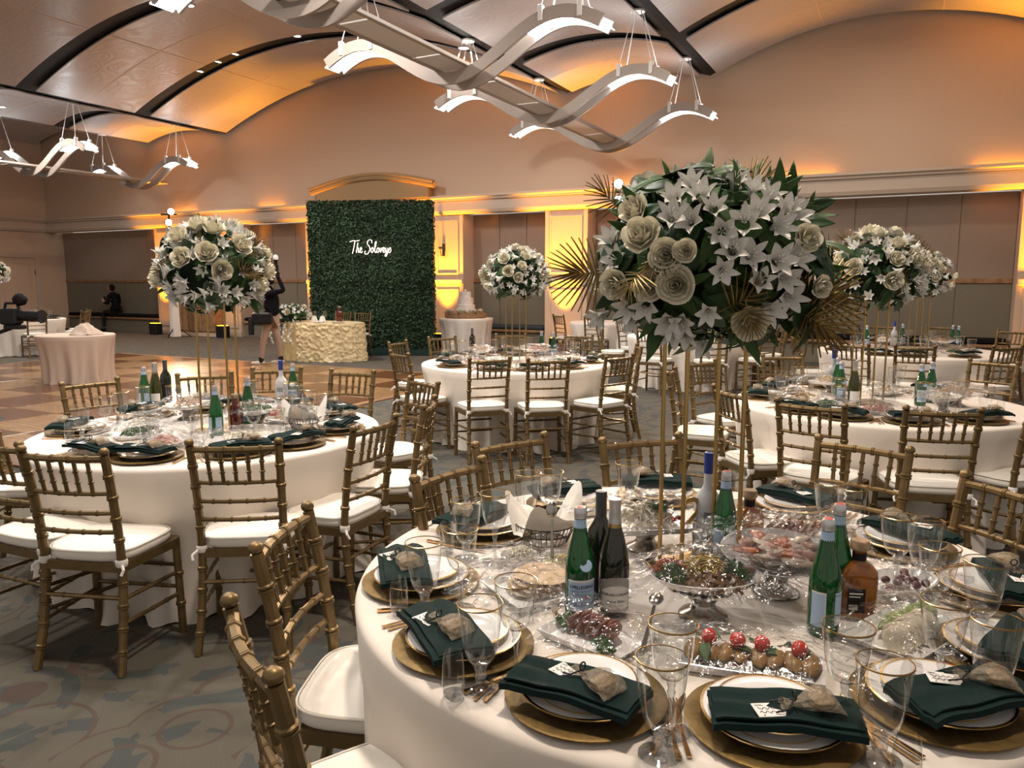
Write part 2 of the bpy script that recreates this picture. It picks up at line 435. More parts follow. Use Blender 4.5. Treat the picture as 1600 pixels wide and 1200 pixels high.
# far wall: upper wall, piers, recessed niches
PIERS = [(-10.4, -6.95), (-4.45, .45), (2.62, 3.65), (11.73, 14.5)]
NICHES = [(-15.6, -10.4, 5), (-6.95, -4.45, 3), (.45, 2.62, 3), (3.65, 11.73, 9)]
mb = MB(); mb.box((-15.8, 0, 3.2), (14.5, .3, 7.4))
for a, b in PIERS: mb.box((a, 0, 0), (b, .9, 3.2))
mb.box((-15.8, .55, 0), (14.5, .9, 3.2))
wall = rstruct('wall_far', mb, m_wall)
def panel_run(u0, u1, n):
    wdt = (u1 - u0) / n
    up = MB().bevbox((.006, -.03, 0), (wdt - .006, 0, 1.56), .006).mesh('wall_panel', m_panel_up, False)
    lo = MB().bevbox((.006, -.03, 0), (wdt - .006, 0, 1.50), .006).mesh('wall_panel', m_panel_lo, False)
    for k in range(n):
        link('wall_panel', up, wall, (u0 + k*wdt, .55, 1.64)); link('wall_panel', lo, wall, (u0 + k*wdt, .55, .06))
    link('chair_rail', MB().bevbox((u0, .49, 1.55), (u1, .55, 1.65), .015).mesh('chair_rail', m_wood, False), wall)
for a, b, n in NICHES: panel_run(a, b, n)
# framed mouldings on the piers
for a, b in PIERS:
    if b - a > 4: ext = ((a + .1, a + 1.4), (b - .75, b - .12))
    elif b - a > 3: ext = ((a + .12, a + 1.0), (b - 1.0, b - .12))
    else: ext = ((a + .12, min(b, a + 2) - .12),)
    for x0, x1 in ext:
        for z0, z1 in ((.25, 1.40), (1.75, 3.05)):
            m = MB(); t = .04
            m.box((x0, -.025, z0), (x1, 0, z0 + t)); m.box((x0, -.025, z1 - t), (x1, 0, z1)); m.box((x0, -.025, z0 + t), (x0 + t, 0, z1 - t)); m.box((x1 - t, -.025, z0 + t), (x1, 0, z1 - t))
            link('panel_moulding', m.mesh('panel_moulding', m_trim, False), wall)
    link('dado_rail', MB().bevbox((a, -.05, 1.52), (b, 0, 1.64), .015).mesh('dado_rail', m_trim, False), wall)
# cornice along the whole wall
prof = [(0, 3.18), (-.08, 3.20), (-.11, 3.27), (-.11, 3.50), (-.22, 3.56), (-.22, 3.61), (-.18, 3.61), (-.17, 3.50), (0, 3.50)]
m = MB(); n = len(prof)
for u in (-15.6, 14.5):
    m.v += [(u, y, z) for y, z in prof]
for i in range(n - 1): m.f.append((i, i+1, n+i+1, n+i))
rstruct('trim_1', m, m_trim)
b = MB()
for a, c in PIERS: b.box((a, -.03, 0), (c, 0, .14))
for a, c, _ in NICHES: b.box((a, .50, 0), (c, .55, .06))
rstruct('baseboard_far', b, m_trim)
# arched crown over the doorway behind the hedge
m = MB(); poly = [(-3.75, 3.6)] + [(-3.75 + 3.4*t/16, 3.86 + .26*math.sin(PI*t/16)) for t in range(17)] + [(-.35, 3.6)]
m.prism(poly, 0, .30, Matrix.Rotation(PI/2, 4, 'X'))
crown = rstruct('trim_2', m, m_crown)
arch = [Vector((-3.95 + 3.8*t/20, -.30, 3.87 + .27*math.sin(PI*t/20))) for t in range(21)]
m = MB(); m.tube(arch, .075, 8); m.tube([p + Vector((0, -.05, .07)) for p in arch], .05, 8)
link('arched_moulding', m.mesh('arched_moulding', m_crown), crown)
# left wall with its door
mb = MB(); mb.box((-15.9, -17, 0), (-15.6, .9, 7.4)); rstruct('wall_left', mb, m_wall)
mb = MB(); n = len(prof)
for v_ in (0, 17): mb.v += [(-15.6 - y, -v_, z) for y, z in prof]
for i in range(n - 1): mb.f.append((i, n+i, n+i+1, i+1))
rstruct('trim_3', mb, m_trim)
rstruct('baseboard_left', MB().box((-15.6, -17, 0), (-15.57, -2.6, .14)), m_trim)
dr = rstruct('door_1', MB().box((-15.6, -2.35, 0), (-15.55, -.55, 2.35)), m_wall)
link('door_frame', MB().box((-15.6, -2.47, 0), (-15.5, -2.35, 2.47)).box((-15.6, -.55, 0), (-15.5, -.43, 2.47)).box((-15.6, -2.35, 2.35), (-15.5, -.55, 2.47)).mesh('door_frame', m_trim, False), dr)
for k in (0, 1):
    link('door_panel', MB().bevbox((-15.56, -2.2 + .9*k, .3), (-15.53, -1.6 + .9*k, 2.15), .012).mesh('door_panel', m_wall, False), dr)
    link('hinge', MB().box((-15.55, -2.36 + 1.8*k, 1.8), (-15.52, -2.30 + 1.76*k, 1.95)).mesh('hinge', m_black, False), dr)

# ceiling: barrel vaults of curved panels between dark ribs
ZB = 5.6
VAULTS = [(-16.6, -10.4, .77, 3), (-10.4, -7.2, .27, 2), (-7.2, 3.15, 1.15, 4), (3.15, 6.25, .27, 2), (6.25, 12.4, .77, 3), (12.4, 15.6, .27, 2)]
BAY = 2.85
back = MB()
ceil_mb = MB().box((-17, -17.4, 7.3), (16, 0, 7.45))
ceiling = rstruct('ceiling', ceil_mb, m_dark)
for (u0, u1, rise, nu) in VAULTS:
    uc = (u0 + u1)/2; hw = (u1 - u0)/2
    zf = lambda u: ZB + rise*(1 - ((u - uc)/hw)**2)
    b = MB().slab(24, 1, lambda s, t: (u0 + (u1-u0)*s, -.02 - 17.3*t, zf(u0 + (u1-u0)*s) + .11), .03)
    link('dark_backing', b.mesh('dark_backing', m_dark), ceiling)
    e0, e1 = u0 + .16, u1 - .16
    shared = None
    for bay in range(6):
        v0 = .14 if bay == 0 else 2.78 + (bay-1)*BAY + .22
        v1 = 2.78 + bay*BAY - .22
        vm = (v0 + v1)/2
        bb = MB().slab(24, 1, lambda s, t: (e0 + (e1-e0)*s, -vm + .018 - .036*t, zf(e0 + (e1-e0)*s) + .004), .008)
        link('joint_strip', bb.mesh('joint_strip', m_cream), ceiling)
        for i in range(1, nu):
            uu = e0 + (e1-e0)*i/nu
            link('joint_strip', MB().box((uu - .018, -v1, zf(uu) - .004), (uu + .018, -v0, zf(uu) + .004)).mesh('joint_strip', m_cream, False), ceiling)
        nv = 2
        for i in range(nu):
            for j in range(nv):
                a0 = e0 + (e1-e0)*i/nu + (.014 if i else 0); a1 = e0 + (e1-e0)*(i+1)/nu - (.014 if i < nu-1 else 0)
                b0 = v0 + (v1-v0)*j/nv + (.014 if j else 0); b1 = v0 + (v1-v0)*(j+1)/nv - (.014 if j < nv-1 else 0)
                pm = MB().slab(8, 1, lambda s, t: (a0 + (a1-a0)*s, -b0 - (b1-b0)*t, zf(a0 + (a1-a0)*s) + .03), .03)
                link('ceiling_panel', pm.mesh('ceiling_panel', m_ceil), ceiling)
# recessed downlights seen in the ribs and valleys
dl_mesh = MB().lathe([(0, 0), (.075, 0)], 16).mesh('lens', m_downlens)
dl_ring = MB().lathe([(.075, -.004), (.10, -.004), (.10, .02), (.075, .02)], 16, close=True).mesh('trim_ring', m_trim)
def vault_z(u):
    for (u0, u1, rise, nu) in VAULTS:
        if u0 <= u <= u1: return ZB + rise*(1 - ((u - (u0+u1)/2)/((u1-u0)/2))**2)
    return ZB
DLS = [(-5.0, 2.78, 'third'), (-4.4, 2.78, 'second'), (-3.85, 2.78, 'first'), (-2.0, 2.78, 'x'), (.6, 2.78, 'y'), (1.3, 2.78, 'z')]
DLW = ['lowest of three downlights close together in the dark ceiling rib', 'middle one of the three downlights close together in the dark ceiling rib',
       'highest of the three downlights close together in the dark ceiling rib', 'single downlight near the crown of the long dark ceiling rib',
       'left one of two small downlights on the falling end of the dark rib', 'right one of two small downlights on the falling end of the dark rib']
for (u, v, _), lab in zip(DLS, DLW):
    o = thing('downlight', lab, 'downlight', room(u, v, vault_z(u) + .075), ANG, 'downlights in the dark rib')
    link('lens', dl_mesh, o); link('trim_ring', dl_ring, o)
for k, (u, v, z, e, c) in enumerate(DOWN):
    if v < 4: continue
    p = link('downlight_lens', dl_mesh, ceiling, (u, -v, z)); link('trim_ring', dl_ring, p)

# ---------------------------------------------------------------- benches in the niches
for (a, b, where) in ((-14.9, -10.45, 'in the dark niche by the left corner'), (-6.9, -4.5, 'between the pier and the green hedge'), (.5, 2.58, 'in the niche right of the cake table'), (3.7, 11.7, 'along the long niche behind the right tables')):
    o = thing('bench', 'built-in wooden wall bench with dark seat cushion ' + where, 'bench', M=ROOM @ Matrix.Translation((a, 0, 0)))
    L = b - a
    link('seat', MB().bevbox((0, .02, .40), (L, .52, .46), .01).mesh('seat', m_wood, False), o)
    link('base', MB().box((.0, .10, 0), (L, .52, .40)).mesh('base', m_panel_lo, False), o)
    c = MB(); n = max(1, round(L/2.1))
    for k in range(n):
        link('cushion', MB().bevbox((L*k/n + .01, .03, .46), (L*(k+1)/n - .01, .50, .56), .03).mesh('cushion', mat('cushion_blue', (.02, .035, .05), .7) if k == 0 and a == .5 else m_blackcloth, False), o)
# wooden cabinet between the two left uplights
o = thing('bar_cabinet', 'low wooden slatted cabinet front between two amber uplights', 'cabinet', M=ROOM @ Matrix.Translation((-9.25, -.03, 0)))
link('body', MB().box((0, -.28, .1), (1.6, 0, 1.12)).mesh('body', m_wood, False), o)
for k in range(6):
    link('slat', MB().bevbox((.02 + .265*k, -.31, .14), (.255 + .265*k, -.28, 1.08), .01).mesh('slat', m_wood, False), o)
link('plinth', MB().box((-.05, -.30, 0), (1.65, 0, .1)).mesh('plinth', m_trim, False), o)
# wall sconce on the pier right of the hedge
o = thing('wall_sconce', 'small candle wall sconce on the amber pier beside the hedge', 'sconce', M=ROOM @ Matrix.Translation((-.08, -.02, 2.35)))
link('back_plate', MB().bevbox((-.04, -.02, -.15), (.04, 0, .15), .008).mesh('back_plate', m_wire, False), o)
link('arm', MB().tube([(0, 0, -.1), (0, -.12, -.14), (0, -.16, 0)], .012, 8).mesh('arm', m_wire), o)
link('candle_cup', MB().lathe([(.01, 0), (.04, .02), (.05, .06), (.045, .07)], 12, (0, -.16, 0)).mesh('candle_cup', m_wire), o)
link('glass_shade', MB().lathe([(.03, .07), (.045, .16), (.04, .30)], 12, (0, -.16, 0)).mesh('glass_shade', m_glass), o)

# ---------------------------------------------------------------- amber uplights on the floor
UPS = [(-10.05, 'left of the slatted cabinet', 360), (-7.25, 'right of the slatted cabinet', 330), (-4.15, 'behind the left edge of the hedge', 240), (.0, 'at the pier behind the cake table', 420), (3.13, 'at the pier behind the middle table', 560), (12.25, 'at the pier on the right photo edge', 520)]
for u, wh, e in UPS:
    o = thing('uplight', 'black box uplight glowing amber on the floor ' + wh, 'uplight', M=ROOM @ Matrix.Translation((u, -.42, 0)))
    link('housing', MB().bevbox((-.17, -.11, 0), (.17, .11, .34), .015).mesh('housing', m_black, False), o)
    link('led_face', MB().box((-.14, -.08, .335), (.14, .08, .345)).mesh('led_face', m_led, False), o)
    spot_light('uplight_beam', room(u, .42, .40), e*4.5, AMBER, room(u, .0, 3.2), 52, .9, .1)
for u, e, wh in ((-9.0, 90, 'far left over the cabinet'), (-5.6, 120, 'left of the hedge'), (-3.0, 70, 'behind the arched crown'), (4.6, 60, 'over the middle pier'), (8.2, 60, 'over the long niche'), (11.4, 150, 'near the right photo edge')):  # added strips and beams, sunk behind the lip, for the orange ceiling glow
    o = thing('added_cornice_light', 'added amber strip light hidden on the far wall cornice ' + wh, 'strip light', M=ROOM @ Matrix.Translation((u, -.09, 3.50)))
    link('housing', MB().bevbox((-.5, -.05, 0), (.5, .05, .05), .01).mesh('housing', m_black, False), o)
    link('led_face', MB().box((-.46, -.03, .05), (.46, .03, .054)).mesh('led_face', m_led, False), o)
    spot_light('added_cornice_beam', room(u, .10, 3.585), e*3.2, AMBER, room(u, 1.9, 5.9), 76, .9, .15)

# ---------------------------------------------------------------- light towers with spot heads
def light_tower(P, zt, label, heads, aim):
    o = thing('light_tower', label, 'light stand', P)
    for k in range(3):
        a = 2*PI*k/3 + .4
        link('leg', MB().tube([(0, 0, .35), (.4*math.cos(a), .4*math.sin(a), .01)], .015, 6).mesh('leg', m_black), o)
    link('pole', MB().tube([(0, 0, .2), (0, 0, zt)], .025, 8).mesh('pole', m_black), o)
    link('scrim_cover', MB().lathe([(.16, .02), (.14, .5), (.13, zt*.55), (.12, zt - .4), (.09, zt - .35)], 4).mesh('scrim_cover', m_white_cloth, False), o)
    link('crossbar', MB().tube([(-.22, 0, zt), (.22, 0, zt)], .02, 8).mesh('crossbar', m_black), o)
    for dx, dz in heads:
        d = (Vector(aim) - (Vector(P) + Vector((dx, 0, zt + dz)))).normalized()
        M = Matrix.Translation((dx, 0, zt + dz)) @ d.to_track_quat('Z', 'Y').to_matrix().to_4x4()
        h = link('spot_head', MB().lathe([(0, -.16), (.06, -.15), (.075, -.05), (.09, .10), (.085, .10)], 14).mesh('spot_head', m_black), o, M=M)
        link('lens', MB().lathe([(0, .095), (.082, .095)], 14).mesh('lens', m_spotlens), h)
        link('yoke', MB().tube([(-.1, 0, 0), (-.1, 0, -.18), (.1, 0, -.18), (.1, 0, 0)], .012, 6).mesh('yoke', m_black), h)
    return o
P1 = room(-8.55, .95, 0); P1.z = 0
light_tower(P1, 3.45, 'white covered light tower with two spot heads beside the slatted cabinet', [(.06, .08), (-.02, -.22)], (0, 3, 1))
P2 = atY(976, 500, 14.6); P2.z = 0
light_tower(P2, 3.24, 'light tower with four bright spot heads behind the large front flowers', [(-.17, .14), (.17, .18), (-.17, -.16), (.19, -.06)], (1.3, 0, 1.9))
spot_light('tower_beam', (P1.x + .3, P1.y - .5, 3.5), 1500, (1, .72, .45), (-1.0, 3.6, .6), 40, .5, .08)
spot_light('tower_beam', (P2.x - .1, P2.y - .45, 3.25), 1100, (1, .74, .48), (.5, 2.6, .6), 36, .5, .08)

# ---------------------------------------------------------------- wave-shaped pendant lamps
def wave(s): return 4.5 - .3*math.cos(PI*s/1.5)
def ribbon(voff, h=.15, t=.035):
    m = MB(); N = 48
    for k in range(N+1):
        s = -2.05 + 4.1*k/N; dz = .3*PI/1.5*math.sin(PI*s/1.5); nrm = Vector((-dz, 0, 1)).normalized()
        c = Vector((s, 0, wave(s)))
        for (a, b) in ((-1, -1), (1, -1), (1, 1), (-1, 1)):
            p = c + nrm*(b*h/2); m.v.append((p.x, voff + a*t/2, p.z))
        if k:
            q = (k-1)*4
            for j in range(4): m.f.append((q+j, q+(j+1) % 4, q+4+(j+1) % 4, q+4+j))
    m.f.append((3, 2, 1, 0)); q = N*4; m.f.append((q, q+1, q+2, q+3))
    return m.mesh('wave_ribbon', m_ribbon)
rib_a = ribbon(-.17); rib_b = ribbon(.17)
def lens_mesh(sg):
    m = MB().slab(10, 1, lambda i, j: (sg*(1.02 + 1.08*i), -.15 + .30*j, wave(1.02 + 1.08*i) + .0), .010)
    return m.mesh('glowing_lens', m_lens)
lens = {1: lens_mesh(1), -1: lens_mesh(-1)}
bracket = MB().bevbox((-.03, -.035, -.05), (.03, .035, .14), .006).mesh('bracket', m_ribbon_in, False)
canopy = MB().lathe([(0, 0), (.11, 0), (.11, .03), (0, .03)], 16).mesh('ceiling_canopy', m_white_cloth)
ROWS = [(4.6, 1.4, 'lowest and farthest of the four on the right'), (4.6, 4.25, 'second farthest of the four on the right'), (4.6, 7.1, 'second nearest of the four on the right'), (4.6, 9.95, 'nearest one, cut off by the top photo edge'),
        (-9.05, 1.4, 'right one of two in the left ceiling bay'), (-9.05, 4.25, 'left one of two in the left ceiling bay')]
for uc, v, lab in ROWS:
    o = thing('wave_pendant_lamp', 'double wave ribbon pendant, ' + lab, 'pendant lamp', M=ROOM @ Matrix.Translation((uc, -v, 0)), group='wave pendant lamps')
    link('wave_ribbon', rib_a, o); link('wave_ribbon', rib_b, o)
    for sg in (1, -1):
        link('glowing_lens', lens[sg], o)
        cz = vault_z(uc + sg*1.5) + .02
        cn = link('ceiling_canopy', canopy, o, (sg*1.5, 0, cz))
        for s in (1.27, 1.78):
            for y in (-.17, .17):
                z = wave(s)
                br = link('bracket', bracket, o, (sg*s, y, z))
                link('cable', MB().tube([(sg*s, y, z + .12), (sg*(1.5 + (s-1.5)*.25), y*.35, cz)], .007, 5).mesh('cable', m_ribbon_in), o)
for uc, v0, v1, lab in ((4.6, .75, 10.4, 'long flat beam running under the four right wave lamps'), (-9.05, .75, 6.5, 'long flat beam running under the left wave lamps')):
    o = thing('lamp_beam', lab, 'lamp beam', M=ROOM @ Matrix.Translation((uc, 0, 4.32)))
    for x in (-.23, .23): link('side_rail', MB().bevbox((x - .03, -v1, 0), (x + .03, -v0, .05), .008).mesh('side_rail', m_ribbon, False), o)
    k = v0
    while k < v1:
        e = min(k + 1.4, v1)
        link('panel', MB().box((-.20, -e + .01, .015), (.20, -k - .01, .035)).mesh('panel', m_ribbon_in, False), o); k += 1.42
    for q in (v0, v1): link('end_cap', MB().bevbox((-.26, -q - .03, -.005), (.26, -q + .03, .055), .01).mesh('end_cap', m_ribbon, False), o)

# ---------------------------------------------------------------- hedge wall and neon sign
A = at(487, 552.5, 0); B = at(677, 554, 0)
hx = (B - A); HW = hx.length; hrot = math.atan2(hx.y, hx.x); HZ = 3.3
HM = Matrix.Translation(A) @ Matrix.Rotation(hrot, 4, 'Z')
hedge = thing('hedge_wall', 'tall green boxwood hedge backdrop panel behind the sweetheart table', 'hedge wall', M=HM)
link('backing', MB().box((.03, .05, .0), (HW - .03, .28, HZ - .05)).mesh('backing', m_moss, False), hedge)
rg = random.Random(3); m = MB()
def leaf_quad(p, n, s):
    t = Vector((rg.uniform(-1, 1), rg.uniform(-1, 1), rg.uniform(-1, 1))); x = n.cross(t).normalized(); y = n.cross(x)
    i = len(m.v); m.v += [tuple(p - x*s*.5), tuple(p + y*s*.32 + n*.006), tuple(p + x*s*.5), tuple(p - y*s*.32 + n*.004)]; m.f.append((i, i+1, i+2, i+3))
for k in range(15000):
    p = Vector((rg.uniform(0, HW), rg.uniform(-.0, .06), rg.uniform(.02, HZ)))
    leaf_quad(p, Vector((rg.gauss(0, .7), -1, rg.gauss(.3, .7))).normalized(), rg.uniform(.045, .075))
for k in range(2500):
    sd = rg.random() < .5; x = 0 if sd else HW
    leaf_quad(Vector((x + rg.uniform(-.02, .02), rg.uniform(0, .3), rg.uniform(.02, HZ))), Vector((-1 if sd else 1, rg.gauss(0, .5), rg.gauss(0, .5))).normalized(), .06)
for k in range(1500):
    leaf_quad(Vector((rg.uniform(0, HW), rg.uniform(0, .3), HZ + rg.uniform(-.04, .03))), Vector((rg.gauss(0, .5), rg.gauss(0, .5), 1)).normalized(), .06)
lf = link('leaves', m.mesh('leaves', m_hedge, False), hedge); lf['kind'] = 'stuff'
for k in range(2):
    link('foot_cloth', MB().grid(14, 4, lambda s, t: (HW*(.5*k + .5*s), -.05 - .25*t, .09*(1-t)**2 + .012 + .03*abs(math.sin(9*s + 3*k))*(1-t))).mesh('foot_cloth', m_napkin), hedge)
# the script sign, drawn stroke by stroke
STROKES = {
 'T': [[(0, .88), (.25, .96), (.62, .95), (.95, 1.0)], [(.50, .95), (.42, .6), (.30, .2), (.22, -.05)]],
 'h': [[(.78, .80), (.70, .45), (.60, .02)], [(.62, .15), (.72, .40), (.82, .38), (.80, .15), (.86, .03), (.93, .12)]],
 'e': [[(.95, .18), (1.08, .24), (1.15, .36), (1.07, .44), (.97, .30), (.99, .08), (1.10, .03), (1.22, .14)]],
 'S': [[(2.15, .78), (2.12, .98), (1.92, 1.04), (1.72, .88), (1.74, .66), (1.90, .50), (1.92, .24), (1.74, -.04), (1.52, -.10), (1.42, .04), (1.52, .16)]],
 'o': [[(2.20, .42), (2.08, .34), (2.04, .14), (2.14, .03), (2.25, .14), (2.27, .34), (2.18, .42), (2.30, .30), (2.38, .28)]],
 'l': [[(2.36, .22), (2.50, .55), (2.58, .84), (2.50, .86), (2.42, .50), (2.42, .10), (2.52, .03), (2.60, .14)]],
 'o2': [[(2.76, .40), (2.66, .34), (2.62, .14), (2.70, .03), (2.80, .14), (2.82, .32), (2.75, .41), (2.88, .30)]],
 'v': [[(2.92, .38), (2.98, .05), (3.12, .40), (3.18, .30)]],
 'e2': [[(3.20, .18), (3.32, .24), (3.38, .36), (3.30, .43), (3.21, .28), (3.24, .07), (3.34, .04), (3.44, .18)]],
 'y': [[(3.50, .38), (3.48, .14), (3.58, .06), (3.70, .36)], [(3.70, .38), (3.64, .0), (3.52, -.26), (3.40, -.22), (3.50, -.05), (3.74, .12)]],
 's': [[(3.76, .14), (3.92, .42), (3.98, .16), (3.86, .02), (3.72, .06)]],
}
sg = thing('neon_sign', 'glowing pinkish white script neon sign reading The Soloveys on the hedge', 'neon sign', M=HM @ Matrix.Translation(((553 - 484)/197*HW, -.07, 2.20)))
S = .225
for ch, ss in STROKES.items():
    m = MB()
    for st in ss: m.tube(catmull([(x*S, 0, y*S*1.2) for x, y in st], 5), .006, 6)
    link('letter', m.mesh('letter', m_neon), sg)
# ================================================================ prototypes
# ---- gold bamboo-style banquet chair, facing +y, origin on the floor under the seat
def chair_parts():
    L = []
    for s in (-1, 1):
        post = [(s*.192, -.262, 0), (s*.180, -.215, .20), (s*.174, -.190, .44), (s*.176, -.215, .68), (s*.181, -.258, .895)]
        m = MB().bamboo(post, .0175, .092); m.ball((s*.1815, -.260, .908), .0205, 8, 6, (1, 1, .8)); L.append(('back_post', m.mesh('back_post', m_gold)))
        L.append(('front_leg', MB().bamboo([(s*.212, .148, 0), (s*.205, .142, .415)], .0175, .14).mesh('front_leg', m_gold)))
    sf = MB(); poly = [(-.185, -.205), (.185, -.205), (.222, .145), (.20, .167), (-.20, .167), (-.222, .145)]
    sf.prism(poly, .405, .442); L.append(('seat_frame', sf.mesh('seat_frame', m_gold, False)))
    def rail(z, y0, bow, hw, r, name):
        L.append((name, MB().bamboo([(-hw, y0, z), (-hw*.5, y0 - bow*.75, z), (0, y0 - bow, z), (hw*.5, y0 - bow*.75, z), (hw, y0, z)], r, .075, 7, 4).mesh(name, m_gold)))
    rail(.878, -.254, .022, .180, .0135, 'top_rail')
    rail(.735, -.226, .022, .177, .0095, 'back_rail'); rail(.652, -.211, .02, .175, .0095, 'back_rail'); rail(.572, -.203, .018, .174, .0095, 'back_rail')
    for k in range(5):
        x = (k - 2)*.056; b = .022*(1 - (abs(x)/.2)**2)
        L.append(('spindle', MB().bamboo([(x*.95, -.226 - b, .738), (x, -.254 - b, .872)], .0085, .05, 7, 1, 1.45, False).mesh('spindle', m_gold)))
    for z in (.285, .185):
        for s in (-1, 1): L.append(('stretcher', MB().bamboo([(s*.178, -.21, z + .01), (s*.207, .145, z)], .0085, .09, 6).mesh('stretcher', m_gold)))
        L.append(('stretcher', MB().bamboo([(-.207, .145, z + .03), (.207, .145, z + .03)], .0085, .09, 6).mesh('stretcher', m_gold)))
    L.append(('stretcher', MB().bamboo([(-.177, -.207, .30), (.177, -.207, .30)], .0085, .09, 6).mesh('stretcher', m_gold)))
    cu = MB(); N = 36
    def outline(a):
        c, s_ = math.cos(a), math.sin(a); p = 2/4.2
        x = .200*math.copysign(abs(c)**p, c); y = .182*math.copysign(abs(s_)**p, s_)
        return x*(1 + .07*y/.2), y - .018
    for f, z in ((.96, .442), (1.0, .450), (1.01, .462), (1.0, .476), (.97, .486), (.80, .494), (.5, .499), (.2, .501)):
        for k in range(N):
            x, y = outline(2*PI*k/N); cu.v.append((x*f, y*f, z))
    for i in range(7):
        for k in range(N):
            k2 = (k+1) % N; cu.f.append((i*N+k, i*N+k2, (i+1)*N+k2, (i+1)*N+k))
    cu.f.append(tuple(7*N + k for k in range(N))); cu.f.append(tuple(N-1-k for k in range(N)))
    L.append(('cushion', cu.mesh('cushion', m_cushion)))
    pp = []
    for k in range(N+1):
        x, y = outline(2*PI*k/N); pp.append((x*1.005, y*1.005, .484))
    L.append(('cushion>piping', MB().tube(pp, .0035, 5, False).mesh('piping', m_piping)))
    for s in (-1, 1):
        m = MB(); m.lathe([(.021, .428), (.024, .436), (.024, .452), (.021, .458)], 10, (s*.174, -.191, 0)); m.box((s*.15 - .02, -.185, .435), (s*.15 + .02, -.165, .452)); m.tube([(s*.185, -.205, .44), (s*.205, -.225, .425), (s*.20, -.235, .405)], .006, 5)
        L.append(('cushion_tie', m.mesh('cushion_tie', m_tie)))
    for nm_, me_ in L: me_.transform(Matrix.Scale(1.03, 4, (0, 0, 1)))
    return L
CHAIR = chair_parts()
def put(parts, root):
    last = {}
    for nm, me in parts:
        if '>' in nm:
            p, c = nm.split('>'); link(c, me, last[p])
        else: last[nm] = link(nm, me, root)

# ---- draped round table
def round_cloth(R, seed, H=.765, folds=15, m_=None, flare=.135, drop=0.0, tuck=.10):
    rg = random.Random(seed); ph = [rg.uniform(0, 6.28) for _ in range(6)]
    N = 180; m = MB()
    def fold(a): return .55*math.cos(folds*a + ph[0] + .8*math.sin(3*a + ph[1])) + .30*math.cos((folds*2-3)*a + ph[2]) + .25*math.cos(5*a + ph[3])
    rings = [(.0, None)]
    levels = [(R*.5, H, 0), (R*.93, H, 0), (R*.985, H - .001, 0), (R, H - .006, .0), (R + .006, H - .02, .0)]
    for t in (.08, .16, .26, .38, .5, .62, .74, .86, .95, 1.0): levels.append((R + .008, H - .02 - (H - .02 - drop)*t, t))
    m.v.append((0, 0, H))
    for r, z, t in levels:
        for k in range(N):
            a = 2*PI*k/N; rr = r + (-tuck*math.sin(t*PI/2) + flare*(t**1.15)*fold(a)*.62 if t > 0 else 0)
            zz = z
            if t >= .95: rr += .02*math.sin(23*a + ph[4])*(t - .9)*10; zz = max(drop, z) + (.004 if t < 1 else 0) + .012*(1 + math.sin(31*a + ph[5]))*(t - .9)*5
            m.v.append((rr*math.cos(a), rr*math.sin(a), zz))
    for k in range(N): m.f.append((0, 1 + k, 1 + (k+1) % N))
    for i in range(len(levels)-1):
        for k in range(N):
            k2 = (k+1) % N; a = 1 + i*N; b = a + N; m.f.append((a+k, b+k, b+k2, a+k2))
    return m.mesh('tablecloth', m_ or m_cloth, True, 180)
def table(x, y, R, seed, label, **kw):
    o = thing('round_table', label, 'table', (x, y, 0), 0, 'draped round banquet tables')
    link('tablecloth', round_cloth(R, seed, **kw), o)
    H = kw.get('H', .765)
    link('table_top', MB().lathe([(0, H - .035), (R - .02, H - .035), (R - .02, H - .010), (0, H - .010)], 40).mesh('table_top', m_wood), o)
    link('pedestal', MB().lathe([(.3, 0), (.3, .03), (.05, .06), (.05, H - .035)], 14).mesh('pedestal', m_black), o)
    return o

# ---- tableware
charger_me = MB().lathe([(0, .004), (.105, .004), (.125, .010), (.158, .014), (.163, .012), (.160, .006), (.12, 0), (0, 0)], 40).mesh('charger_plate', m_charger)
def plate_mesh(r, h, nm): return MB().lathe([(0, .006), (r*.62, .006), (r*.70, .010), (r*.97, h), (r, h - .001), (r*.98, h - .004), (r*.68, .002), (0, 0)], 36).mesh(nm, m_china)
plate_me = plate_mesh(.132, .020, 'dinner_plate'); salad_me = plate_mesh(.102, .018, 'salad_plate')
def ring_me(r, z, w, nm='gold_band', mt=None):
    return MB().lathe([(r - w, z), (r + w*.6, z - .0005), (r + w*.6, z - .003), (r - w, z - .002)], 36, close=True).mesh(nm, mt or m_rim)
plate_band = ring_me(.131, .0212, .0028); salad_band = ring_me(.101, .0192, .0025); plate_band2 = ring_me(.094, .0125, .0014)
def napkin_mesh(lx, ly, seed):
    rg = random.Random(seed); a = rg.uniform(-.02, .02); sk = rg.uniform(-.15, .15)
    def f(s, t):
        x = (s - .5)*lx; y = (t - .5)*ly + sk*x*.4
        r = math.hypot(x, y); z = .050 - max(0, r - .10)*.16 - max(0, r - .135)*.25 + .003*math.sin(11*s + seed) + .004*math.sin(7*t*2 + seed)*(1 - s)
        return (x + .01*(t - .5)*(s - .5), y, z)
    m = MB().slab(14, 8, f, .013)
    m.slab(14, 8, lambda s, t: (lambda p: (p[0]*.97, p[1]*.9 + .006, p[2] + .006))(f(s, t)), .004)
    return m.mesh('folded_napkin', m_napkin)
napkins = [napkin_mesh(.275, .128, 1), napkin_mesh(.265, .122, 2), napkin_mesh(.28, .135, 3)]
